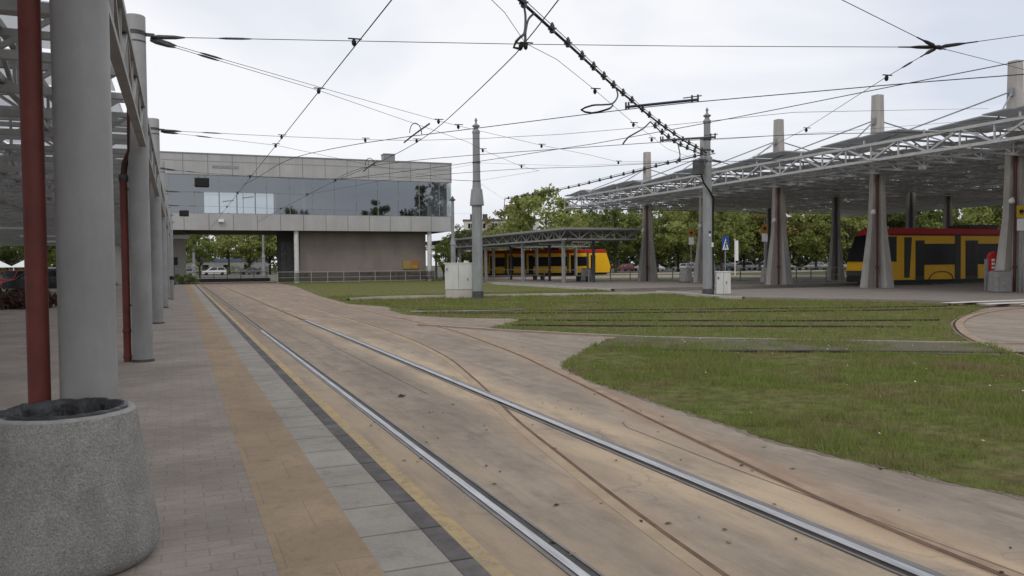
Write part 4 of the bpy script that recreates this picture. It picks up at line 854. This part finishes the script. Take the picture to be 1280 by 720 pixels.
# insulated feeder lines
F1 = [(-9,-2,6.9),(-1,6.4,6.5),(5.95,13.62,6.3),(7.89,15.68,6.28),(9.39,17.29,6.27),(10.85,18.87,6.27),(12.36,20.43,6.27),(13.84,22.0,6.28),(16.03,24.23,6.3),(18.6,26.7,6.3),(21.45,29.25,6.33)]
def feeder(label, pts, r, starts, knobs=True, par_off=None):
    t = thing('feeder_line', label, 'feeder line', pts[0]); L0 = -Vector(pts[0]); P = spline(pts, .5)
    m = MB(); m.tube(P, r, 6, False); m.tube([p+Vector((0,0,.09)) for p in P], r*.35, 4, False); o = m.build('cable', M['black'], t); o.location = L0
    acc = 0; nxt = starts
    for i in range(1, len(P)):
        seg = (P[i]-P[i-1]).length; acc += seg
        if acc >= nxt:
            p = P[i]; d = (P[i]-P[i-1]).normalized(); s = Vector((d.y,-d.x,0))
            m = MB(); m.bar(p-d*.05, p+d*.05, .09, .12); m.tube([p+Vector((0,0,.02)), p+Vector((0,0,.07)), p+Vector((0,0,.15))], [.03,.055,.02], 8); m.bar(p-s*.09+Vector((0,0,.02)), p+s*.09+Vector((0,0,.02)), .03)
            o = m.build('insulator', M['insul'], t); o.location = L0; nxt = acc + 1.05
    return t
feeder('thick black feeder line with insulators crossing the sky to the cabled mast', F1, .03, 6)
feeder('second insulated feeder line just below the thick one at the cabled mast', [(14.27,22.46,6.12),(16.2,24.49,6.08),(18.54,26.74,6.1),(21.4,29.2,6.2)], .022, .4)
feeder('insulated feeder line rising from the low shelter to the cabled mast', [(22.0,54.2,6.3),(22.47,45.72,6.25),(22.0,37.73,6.25),(21.5,29.6,6.3)], .03, .5)
DROPS = [('hanging loop of black cable highest in the sky',[(5.95,13.62,6.28),(5.74,13.07,5.9),(5.14,11.74,5.2),(4.84,11.24,4.95),(4.73,11.13,4.85),(4.72,11.2,4.78),(4.80,11.15,4.755)]),
 ('second hanging black cable beside the highest loop',[(6.33,13.98,6.28),(6.0,13.52,6.0),(5.29,12.05,5.3),(4.95,11.3,4.9),(4.82,11.2,4.755)]),
 ('double cable loop lying on the curving contact wire',[(11.06,19.1,6.26),(10.46,17.99,5.8),(9.29,16.2,5.2),(8.61,15.4,4.97),(8.16,15.11,4.87),(8.0,15.3,4.8),(8.27,15.32,4.755),(8.6,15.2,4.84),(9.29,16.2,5.15)]),
 ('hanging cable fork left of the cabled mast',[(14.27,22.46,6.12),(13.06,20.91,5.6),(12.0,19.63,5.2),(11.4,19.07,4.95),(11.2,19.0,4.755)]),
 ('short cable loop nearest the cabled mast',[(17.74,26.0,6.1),(16.91,24.64,5.4),(15.87,23.36,5.0),(15.0,22.0,4.755)]),
 ('short cable drop at the shelter end of the feeder',[(22.0,54.2,6.28),(21.9,54.2,5.5),(21.3,54.0,5.0)])]
for lab, pts in DROPS: m = MB(); m.tube(spline(pts, .12), .021, 6); tag(m.build('jumper_cable', M['black']), lab, 'jumper cable')
for lab, a, b, mt in (('long dark section insulator on the curving contact wire',(8.72,14.66,4.79),(9.7,13.5,4.79),mat('blue_black_insulator',(.03,.03,.07),None,rough=.4)),('grey section insulator bar just left of the cabled mast',(11.95,18.3,4.79),(13.0,17.35,4.79),M['insul'])):
    t = thing('section_insulator', lab, 'wire fitting', a); a = Vector(a); b = Vector(b)-a; m = MB(); m.tube([Vector((0,0,0)), b], .028, 8); m.build('insulating_rod', mt, t)
    m = MB()
    for f in (0,.04,.92,1): m.tube([b*f+Vector((0,0,-.05)), b*f+Vector((0,0,.10))], .02, 6)
    m.tube([b*.8+Vector((0,0,.06)), b*1.05+Vector((0,0,.07))], .012, 5); m.build('end_fitting', M['steel_dark'], t)

for lab, (x, y) in (('small wire arch over the nearer contact wire crossing',(5.45,19.2)),('small wire arch over the farther contact wire crossing',(5.8,25.9))):
    t = thing('crossing_arch', lab, 'wire fitting', (x,y,4.74)); m = MB(); m.tube([(.17*math.cos(a_), .06*math.cos(a_), .02+.26*math.sin(a_)) for a_ in [math.pi*k_/10 for k_ in range(11)]], .011, 6); m.build('arch_rod', M['black'], t)
    m = MB(); m.tube([(-.1,-1.5,.01),(-.04,-.5,.02),(.02,.5,.02),(.08,1.4,.01)], .02, 6); m.build('gliding_bar', M['insul'], t)
# ------------------------------------------------------------------ trams
M['ty'] = mat('yellow_tram_paint', (.78,.43,.012), (.72,.40,.012), 2, .45, 0, 0, spec=.2); M['tr'] = mat('red_tram_paint', (.45,.02,.025), (.38,.02,.025), 2, .5, spec=.2)
M['tg'] = mat('dark_tram_glass', (.012,.012,.014), None, rough=.25, spec=.12); M['tb'] = mat('black_tram_trim', (.02,.02,.021), None, rough=.5); M['tgrey'] = mat('grey_bellows', (.07,.067,.064), None, rough=.8)
def make_tram(label, loc, rz, length=30):
    t = thing('tram', label, 'tram', loc, rz); HW = 1.18
    m = MB(); side = [(.30,.32),(.08,.55),(.02,1.0),(.10,1.38),(.55,2.35),(.95,3.05),(length-.95,3.05),(length-.1,1.38),(length,1.0),(length-.3,.32)]; m.prism_y(side, -HW, HW); m.build('body', M['ty'], t, .06)
    m = MB(); m.prism_y([(.78,3.055),(1.0,3.36),(1.7,3.45),(length-1.7,3.45),(length-1.0,3.36),(length-.9,3.055)], -HW+.06, HW-.06); m.build('roof', M['tr'], t, .05)
    m = MB(); m.prism_y([(.14,1.52),(.50,2.33),(.86,3.0),(.70,3.02),(.40,2.36),(.02,1.50)], -HW+.08, HW-.08); m.build('windscreen', M['tg'], t)
    m = MB(); m.prism_y([(-.06,.62),(-.10,.9),(.03,.95),(.03,.62)], -HW+.15, HW-.15); m.build('bumper', M['tgrey'], t, .03)
    m = MB(); m.prism_y([(.0,.25),(.0,.60),(.6,.60),(.6,.25)], -HW+.1, HW-.1); m.build('coupler_cover', M['tb'], t)
    for sy in (-1,1):
        m = MB(); y0, y1 = sy*HW, sy*(HW+.012); y0, y1 = min(y0,y1), max(y0,y1)
        m.prism_y([(.20,1.55),(.62,2.4),(.98,2.95),(1.6,2.95),(1.6,1.45)], y0, y1); m.build('cab_window', M['tg'], t)
        m = MB(); m.prism_y([(2.2,.5),(2.62,.5),(2.80,2.9),(2.2,2.9)], y0, y1); m.build('pillar_trim', M['tb'], t)
        x = 3.9
        while x < length-4:
            m = MB(); m.box(x-.08, x+2.42, y0, y1, 1.25, 2.52); m.build('window', M['tg'], t)
            m = MB(); x2 = x+2.42; 
            x = x+2.42 if False else x+2.42
            if int(x) % 2 == 0 or x < 7: 
                m = MB(); m.box(x, x+.48, y0-.01 if sy < 0 else y0, y1+.01 if sy > 0 else y1, .28, 3.04); m.build('bellows', M['tgrey'], t); x += .9
                dx = x; m = MB(); m.box(dx, dx+1.05, y0-.006 if sy < 0 else y0, y1+.006 if sy > 0 else y1, .36, 2.72); d_ = m.build('door', M['tb'], t)
                m = MB(); yy = y0-.010 if sy < 0 else y1+.010; m.box(dx+.08, dx+.49, yy-.003, yy+.003, .55, 2.6); m.box(dx+.56, dx+.97, yy-.003, yy+.003, .55, 2.6); m.build('door_glass', M['tg'], d_); x += 1.13
            else: x += .07
        m = MB(); m.box(3.1, 3.8, y0-.006 if sy < 0 else y0, y1+.006 if sy > 0 else y1, .36, 2.72); d_ = m.build('door', M['tb'], t)
        m = MB(); yy = y0-.010 if sy < 0 else y1+.010; m.box(3.17,3.73,yy-.003,yy+.003,.6,2.6); m.build('door_glass', M['tg'], d_)
        m = MB(); yy = sy*(HW+.01); pts = [(4.15,yy,.34),(4.35,yy,.62),(4.7,yy,.80),(5.2,yy,.84),(5.7,yy,.80),(6.05,yy,.62),(6.2,yy,.34)]; m.tube(pts, .03, 6); m.build('wheel_arch', M['tb'], t)
        m = MB(); m.box(.14,.34,min(sy*.75,sy*1.05),max(sy*.75,sy*1.05),1.02,1.22); m.build('headlight', M['white_c'], t)
    m = MB(); m.box(.4,length-.4,-HW-.006,HW+.006,.30,.37); m.build('skirt_trim', M['tb'], t)
    m = MB(); m.box(1.0,length-1.0,-HW-.008,HW+.008,3.0,3.06); m.build('roof_gutter', M['tb'], t)
    m = MB(); m.prism_y([(.62,2.62),(.80,2.98),(.76,3.0),(.56,2.64)], -.55, .55); m.build('route_display', M['tb'], t)
    m = MB(); m.bar((.5,-HW-.02,2.55),(.25,-HW-.28,2.5),.04); m.box(.15,.3,-HW-.36,-HW-.24,2.1,2.5); m.build('side_mirror', M['tb'], t)
    m = MB(); m.box(.8,length-.8,-HW+.2,HW-.2,.10,.28); m.build('undercarriage', M['tb'], t)
    m = MB()
    for xx in (4.7,5.7,14,15,24,25):
        for sy in (-.72,.72): m.tube([(xx,sy-.06,.31),(xx,sy+.06,.31)], .30, 14)
    m.build('wheels', M['tb'], t)
    for xx in (8,16): m = MB(); m.box(xx,xx+2.5,-.8,.8,3.46,3.72); m.build('roof_unit', M['tgrey'], t, .04)
    return t
tr = make_tram('yellow tram with red roof standing under the right station canopy', (37.5,36.1,0), -.02)
dup(tr, (37.0,101.5,-.02), -.36, 'distant yellow tram with red roof seen through the low shelter', None, (.60,1,1))

# ------------------------------------------------------------------ parked cars
M['cglass'] = mat('dark_car_glass', (.015,.017,.02), None, rough=.1, spec=.6)
CARC = {'white': mat('white_car_paint', (.68,.68,.68), None, rough=.3), 'silver': mat('silver_car_paint', (.40,.41,.42), None, rough=.3, metal=.3), 'grey': mat('grey_car_paint', (.14,.145,.15), None, rough=.3), 'black': mat('black_car_paint', (.02,.02,.022), None, rough=.25), 'red': mat('red_car_paint', (.30,.03,.03), None, rough=.3), 'blue': mat('blue_car_paint', (.05,.08,.2), None, rough=.3)}
SHAPES = {'hatchback': ([(0,.3),(.02,.68),(.85,.90),(4.0,.93),(4.1,.6),(4.08,.3)], [(.95,.9),(1.75,1.42),(3.55,1.42),(4.0,.92)]),
          'saloon': ([(0,.3),(.02,.66),(1.1,.88),(3.7,.92),(4.5,.9),(4.55,.5),(4.5,.3)], [(1.2,.88),(2.0,1.40),(3.2,1.40),(3.95,.91)]),
          'estate': ([(0,.32),(.02,.74),(1.0,.98),(4.5,1.02),(4.62,.65),(4.6,.32)], [(1.05,.97),(1.85,1.60),(4.1,1.58),(4.52,1.01)])}
def make_car(shape, colour, label, loc, rz):
    lo, cab = SHAPES[shape]; t = thing('parked_car', label, 'car', loc, rz, 'parked cars'); ln = lo[-1][0]
    m = MB(); m.prism_y(lo, -.86, .86); z = cab[1][1]
    m.prism_y([(cab[1][0]-.05,z-.005),(cab[1][0]+.1,z+.05),(cab[2][0]-.1,z+.05),(cab[2][0]+.05,z-.005)], -.68, .68)
    for sy in (-.70,.70):
        for a, b in ((cab[0],cab[1]),(cab[3],cab[2]),(((cab[0][0]+cab[3][0])/2,.92),((cab[1][0]+cab[2][0])/2,z))): m.bar((a[0],sy*1.2,a[1]),(b[0],sy*.98,b[1]),.09)
    m.build('body', CARC[colour], t, .05)
    m = MB(); n = len(cab); vs = [(x,-.83 if k in (0,3) else -.66,zz) for k,(x,zz) in enumerate(cab)] + [(x,.83 if k in (0,3) else .66,zz) for k,(x,zz) in enumerate(cab)]
    m.add(vs, [(0,1,2,3),(7,6,5,4),(0,4,5,1),(1,5,6,2),(2,6,7,3)]); m.build('windows', M['cglass'], t)
    for wx in (.8, ln-.8):
        for sy in (-.80,.80): m = MB(); m.tube([(wx,sy-.09,.31),(wx,sy+.09,.31)], .31, 16); m.build('wheel', M['black'], t)
    for sy in (-.62,.62): m = MB(); m.box(-.02,.05,sy-.15,sy+.15,.58,.70); m.build('headlight', M['white_c'], t)
    return t
def at(x, D):   # world point on the ground seen along a bearing; x is degrees right of the platform direction
    return (D*math.sin(math.radians(x)), D*math.cos(math.radians(x)))
def bearing(px): return math.degrees(math.atan((px-640)/1000)) + 22.56
carlist = [(266,172,'estate','white','white estate car in profile seen through the building passage',0.05),
 (312,174,'saloon','grey','dark grey saloon right of the white estate in the passage',.0),(228,150,'hatchback','silver','silver hatchback by the grey stair core at the passage left',.1),
 (14,66,'hatchback','red','red hatchback under the white gazebo at far left',-.1),(69,70,'estate','silver','silver estate between the red pipe and first column',-.3),(52,64,'hatchback','black','dark hatchback hidden by the near red downpipe',-.3)]
for px, D, sh_, c_, lab, rz in carlist:
    x, y = at(bearing(px), D); make_car(sh_, c_, lab, (x-2,y,-.03), rz)
row = [(700,'silver','hatchback'),(776,'red','hatchback'),(790,'white','estate'),(828,'white','saloon'),(843,'silver','hatchback'),(858,'silver','saloon'),(874,'white','hatchback'),(899,'grey','saloon'),(912,'silver','estate'),(925,'white','saloon'),(938,'silver','saloon'),(952,'white','estate'),(995,'white','hatchback'),(1009,'white','saloon'),(1025,'silver','estate'),(1038,'grey','saloon'),(1054,'white','hatchback')]
ordw = ['first','second','third','fourth','fifth','sixth','seventh','eighth','ninth','tenth','eleventh','twelfth','thirteenth','fourteenth','fifteenth','sixteenth','seventeenth']
for i, (px, c_, sh_) in enumerate(row):
    x, y = at(bearing(px), 163); make_car(sh_, c_, f'{c_} {sh_}, {ordw[i]} from the left in the row parked beyond the stops', (x,y,-.03), -.40+random.uniform(-.15,.15) + (math.pi if i % 3 == 0 else 0)-(1.1 if i % 2 else .2))

# ------------------------------------------------------------------ trees
G1_ = [(.25,(.11,.145,.045)),(.45,(.19,.23,.065)),(.62,(.27,.305,.09)),(.85,(.35,.37,.13))]
LEAF = {'green': leafmat('spring_leaves', G1_, .42), 'dark': leafmat('dark_leaves', [(.25,(.075,.10,.04)),(.55,(.13,.16,.055)),(.85,(.19,.205,.08))], .35), 'brown': leafmat('brownish_leaves', [(.25,(.13,.10,.045)),(.5,(.19,.155,.06)),(.8,(.24,.22,.08))], .3)}
M['bark'] = mat('tree_bark', (.07,.058,.048), (.045,.038,.032), 6, .95)
def crown_mesh(seed, h, r, n, leaf, sparse=0.):
    g_ = np.random.default_rng(seed); nc = 46
    u = g_.normal(size=(nc,3)); u /= np.linalg.norm(u,axis=1)[:,None]; rad = g_.uniform(.35,1,nc)**.6
    C_ = u*rad[:,None]*np.array([r,r,h*.5]); C_[:,:2] *= (1-.30*np.clip(C_[:,2:]/(h*.5),-1,1)); C_[:,2] += h*.5
    cs = g_.uniform(.13,.30,nc)*r
    k = g_.integers(0,nc,n); v = g_.normal(size=(n,3)); v /= np.linalg.norm(v,axis=1)[:,None]
    P = C_[k] + v*(cs[k]*g_.uniform(.25,1.1,n))[:,None]*np.array([1.15,1.15,.8])
    nr = g_.normal(size=(n,3)); nr /= np.linalg.norm(nr,axis=1)[:,None]; t1 = np.cross(nr, g_.normal(size=(n,3))); t1 /= np.linalg.norm(t1,axis=1)[:,None]; t2 = np.cross(nr,t1)
    s = (leaf*g_.uniform(.6,1.3,n))[:,None]; V = np.stack([P-t1*s, P+t2*s*.55, P+t1*s, P-t2*s*.55],1)
    me = bpy.data.meshes.new('crown'); me.vertices.add(4*n); me.vertices.foreach_set('co', V.ravel()); me.loops.add(4*n); me.loops.foreach_set('vertex_index', np.arange(4*n)); me.polygons.add(n); me.polygons.foreach_set('loop_start', np.arange(0,4*n,4)); me.polygons.foreach_set('loop_total', np.full(n,4)); me.update(calc_edges=True)
    return me, C_
def proto_tree(seed, kind, h=12., r=4.2, th=3.2, n=4500, leaf=.26):
    me, C_ = crown_mesh(seed, h-th, r, n, leaf); me.materials.append(LEAF[kind]); g_ = random.Random(seed)
    m = MB(); m.tube([(0,0,-.1),(.03,.02,th*.6),(.1,-.05,th*1.3),(.05,.1,th*1.3+(h-th)*.5)], [.24,.19,.14,.05], 8)
    for c in list(C_)[::3]:
        z0 = th*g_.uniform(.75,1.4); m.tube([(.05,0,z0),(c[0]*.45,c[1]*.45,z0+(c[2]+th-z0)*.4),(c[0],c[1],c[2]+th)], [.09,.06,.02], 5)
    return me, th, m
PR = {}
for i, (kind, kw) in enumerate((('green',{}),('green',dict(h=12,r=3.6,th=2.6)),('dark',dict(h=12,r=4.6,th=2.2)),('brown',dict(h=12,r=4.2,th=3.2,n=3600)),('green',dict(h=12,r=5.0,th=2.4,n=6500)))):
    me, th, m = proto_tree(20+i, kind, **kw); tmp = m.build('trunk', M['bark']); tm = tmp.data; bpy.data.objects.remove(tmp); PR[i] = (me, th, tm)
def tree(i, x, y, h, label, group='trees beyond the stops', wide=1., rz=None):
    me, th, tm = PR[i]; s = h/12
    t = thing('tree', label, 'tree', (x,y,-.05), random.uniform(0,6.2) if rz is None else rz, group); t.scale = (s*wide,s*wide,s)
    c = bpy.data.objects.new('crown', me); COL.objects.link(c); c.parent = t; c.location = (0,0,th)
    c = bpy.data.objects.new('trunk', tm); COL.objects.link(c); c.parent = t
    return t
def tree_at(i, px, D, h, label, **k): x, y = at(bearing(px), D); return tree(i, x, y, h, label, **k)
tree_at(4,684,112,13.2,'tall bushy green tree standing above the low shelter roof',wide=1.05)
tree_at(0,652,128,9.5,'green tree on the left flank of the tall bushy one')
tree_at(0,612,150,8.4,'small green tree in front of the beige apartment block'); tree_at(2,632,170,8.8,'dark tree hugging the beige apartment block')
tree_at(2,590,140,8.0,'dark green tree between the building corner and near mast')
tree_at(2,578,135,8.2,'dark tree filling the gap right of the building corner')
tree_at(3,636,255,22.,'hazy bare topped tree rising behind the apartment block')
names = ['first','second','third','fourth','fifth','sixth','seventh','eighth','ninth','tenth','eleventh','twelfth','thirteenth','fourteenth','fifteenth','sixteenth','seventeenth','eighteenth','nineteenth','twentieth','twenty first','twenty second']
rowt = [(722,130,10.5,1),(745,150,12,2),(770,135,11.5,0),(800,150,13,0),(822,138,12.5,4),(848,145,13,1),(872,135,12,4),(902,128,11.5,4),(930,150,13.5,2),(950,140,12,1),(975,140,12.5,3),(1000,150,13,3),(1020,138,11,4),(1045,150,12,3),(1062,140,12,0),(1090,150,13,0),(1118,145,12,2),(1145,150,12,4),(1172,150,12,1),(1200,155,12,2),(1232,150,12,0),(1262,150,12,2)]
cn = {0:'green',1:'slender green',2:'dark green',3:'brownish spring',4:'broad light green'}
for j, (px, D, h, i) in enumerate(rowt):
    tree_at(i, px, D, h, f'{cn[i]} tree, {names[j]} from the left in the row behind the right canopy', wide=random.uniform(.9,1.25))
# second rank: a continuous wood behind them
def wood(name, pts, n, leaf, hh, mt, seed):
    g_ = np.random.default_rng(seed); P = []
    P0 = np.array(pts); seg = np.hypot(*(P0[1:]-P0[:-1]).T); cum = np.concatenate([[0],np.cumsum(seg)])
    u = g_.uniform(0,cum[-1],n); X = np.interp(u,cum,P0[:,0]); Y = np.interp(u,cum,P0[:,1])
    hmax = hh*(.78+.16*np.sin(u*.21)+.12*np.sin(u*.57+1)+.08*np.sin(u*1.3))
    z = g_.uniform(0.02,1,n)**.8*hmax; V0 = np.stack([X+g_.normal(0,3.5,n),Y+g_.normal(0,3.5,n),z],1)
    nr = g_.normal(size=(n,3)); nr /= np.linalg.norm(nr,axis=1)[:,None]; t1 = np.cross(nr,g_.normal(size=(n,3))); t1 /= np.linalg.norm(t1,axis=1)[:,None]; t2 = np.cross(nr,t1); s = (leaf*g_.uniform(.6,1.3,n))[:,None]
    V = np.stack([V0-t1*s,V0+t2*s*.6,V0+t1*s,V0-t2*s*.6],1); me = bpy.data.meshes.new(name); me.vertices.add(4*n); me.vertices.foreach_set('co',V.ravel()); me.loops.add(4*n); me.loops.foreach_set('vertex_index',np.arange(4*n)); me.polygons.add(n); me.polygons.foreach_set('loop_start',np.arange(0,4*n,4)); me.polygons.foreach_set('loop_total',np.full(n,4)); me.update(calc_edges=True); me.materials.append(mt)
    o = bpy.data.objects.new(name, me); COL.objects.link(o); return stuff(o)
wood('far_wood', [at(bearing(p_),D) for p_,D in ((700,190),(800,185),(900,180),(1000,182),(1100,180),(1220,180),(1400,170))], 26000, .55, 13, LEAF['dark'], 3)
wood('far_wood', [at(bearing(p_),D) for p_,D in ((-200,150),(0,180),(150,240),(260,260),(350,250),(480,260))], 15000, .6, 12, LEAF['dark'], 4)
# trees seen through the passage and at the left
for j, (px, D, h, i, lab) in enumerate(((250,135,8.5,1,'sparse bare limbed tree at the passage left'),(287,185,14,0,'green tree behind the white estate in the passage'),(312,178,13.5,4,'broad light green tree in the middle of the passage'),(338,180,12.5,1,'slender green tree at the passage right'),(232,190,13,1,'slender green tree behind the stair core'),
        (10,95,8.5,2,'dark tree at the far left edge under the platform canopy'),(58,100,9,0,'green tree right of the near red downpipe'),(-40,90,9,1,'green tree beyond the left edge of the platform canopy'),(150,120,9,2,'dark tree between the second column and its pipe'))):
    tree_at(i, px, D, h, lab, group='trees beyond the station building' if j < 5 else 'trees beyond the left platform')
# slender sapling at the right end of the building
tree(1, 23.35, 73.2, 4.3, 'thin young tree against the right end of the building', None, .9)
# trees behind the camera that the glazing mirrors
for j, (x, y, h, i) in enumerate(((52,-14,20,3),(41,-28,16.5,1),(23.5,-22,14.8,0),(60,-20,21,3),(33,-52,14,0))):
    tree(i, x, y, h, f'{cn[i]} tree behind the viewer, {names[j]} from the right of the lawn', 'trees behind the viewer')

# ------------------------------------------------------------------ apartment block and small far things
ab = thing('apartment_block', 'long beige apartment block far behind the low shelter', 'building', (*at(bearing(612),255),-.05), -.36)
m = MB(); m.box(-8,16,0,12,0,15.6); m.build('wall', mat('beige_render', (.62,.585,.54), (.55,.52,.48), .4, .9), ab); m = MB(); m.box(-8.3,16.3,-.3,12.3,15.6,16.05); rf = m.build('roof', mat('dark_eaves', (.12,.11,.105), None), ab)
m = MB(); 
for x in (-6,-2,6): m.box(x,x+1.6,3,5,16.05,17.9)
m.build('chimney', M['steel_dark'], rf)
for fl in range(5):
    for k_ in range(6): 
        m = MB(); x = -6.6+k_*3.8; m.box(x,x+1.7,-.06,.02,1.4+fl*2.95,2.95+fl*2.95); w_ = m.build('window', M['tg'], ab); m = MB(); m.box(x+.8,x+.9,-.08,-.06,1.4+fl*2.95,2.95+fl*2.95); m.build('sash', M['white_c'], w_)
lh = thing('low_building', 'low white building with blue roof edge far through the passage', 'building', (*at(bearing(285),215),0), .02); m = MB(); m.box(-10,10,0,6,0,3.0); m.build('wall', mat('pale_render', (.30,.29,.275), (.24,.235,.225), .6, .9), lh); m = MB(); m.box(-10.2,10.2,-.2,6.2,3.0,3.8); m.build('roof', mat('blue_grey_roof', (.10,.13,.22), None), lh)
m = MB()
for x in (-6,-1,4): m.box(x,x+1.5,-.05,.02,1,2.2)
m.build('window', M['tg'], lh)
for px, D, h, lab in ((330,124,6.4,'pale ribbed lamp mast seen through the passage'),(243,110,3.6,'short grey post at the passage left'),(567,71,7.2,'slim dark lamp mast at the right corner of the building')):
    x, y = at(bearing(px), D); t = thing('lamp_mast', lab, 'mast', (x,y,0)); m = MB(); m.lathe((0,0,0), [(.25,0),(.22,h*.45),(.28,h*.46),(.15,h*.55),(.14,h)], 10, False); m.build('shaft', M['mast'], t); m = MB(); m.lathe((0,0,h), [(.2,0),(.3,.06),(.14,.22),(.05,.4)], 10); m.build('cap', M['steel_dark'], t)
for px, D, lab in ((919,95,'narrow white banner flag right of the crossing sign'),(38,60,'narrow white banner flag left of the near red downpipe')):
    x, y = at(bearing(px), D); t = thing('banner_flag', lab, 'flag', (x,y,0), -.4); m = MB(); m.tube([(0,0,0),(0,0,4.2)], .05, 8); m.build('pole', M['white_c'], t); m = MB(); m.box(.05,.38,-.02,.02,1.7,4.0); m.build('banner', M['white_c'], t)
gz_ = thing('white_gazebo', 'white peaked gazebo roofs beyond the left platform', 'gazebo', (*at(bearing(15),78),0), .3); gz_.scale = (.72,.72,.85)
for k_ in (-1,1):
    m = MB(); m.add([(k_*1.7-1.7,-1.7,2.0),(k_*1.7+1.7,-1.7,2.0),(k_*1.7+1.7,1.7,2.0),(k_*1.7-1.7,1.7,2.0),(k_*1.7,0,2.9)], [(0,1,4),(1,2,4),(2,3,4),(3,0,4)]); m.build('roof', M['white_c'], gz_)
for xx in (-3.3,0,3.3): 
    for yy in (-1.6,1.6): m = MB(); m.tube([(xx,yy,0),(xx,yy,2.0)], .05, 6); m.build('leg', M['white_c'], gz_)
sheet('side_lawn', -60, -5.2, 46, 89, .235, M['lawn2']); 
m = MB(); m.box(-40,-4.6,44.6,45.6,.1,.5); struct(m.build('side_kerb', M['kerbw']))
# dark reddish shrub bed
def shrub(label, x, y, r, h, mt, group, z=PZ, n=1500):
    me, _ = crown_mesh(int(abs(x*37+y*11)), h, r, n, .07); me.materials.append(mt); o = bpy.data.objects.new('shrub', me); COL.objects.link(o); o.location = (x,y,z); return tag(o, label, 'shrub', group)
RB = leafmat('dark_red_leaves', [(.25,(.06,.035,.03)),(.55,(.10,.055,.048)),(.85,(.14,.10,.07))], .15)
for j, (x, y) in enumerate(((-4.6,30.5),(-5.6,31.5),(-6.7,33),(-5.0,34),(-7.5,36),(-6.2,37.5))): shrub(f'dark reddish shrub beside the left paving, {names[j]} of its bed from the front', x, y, .95, .5, RB, 'dark red shrubs')
for j in range(7): shrub(f'roadside hedge bush seen through the passage, {names[j]} from the left', 1.0+j*3.1, 178., 1.9, 1.9, LEAF['dark'], 'roadside hedge bushes', -.05, 1500)
# low hedge before the stair core
for j in range(4): shrub(f'low dark hedge bush at the platform end, {names[j]} from the left', -2.2+j*.95, 69.5, .75, 1.1, LEAF['dark'], 'hedge bushes at the platform end', 0, 1200)
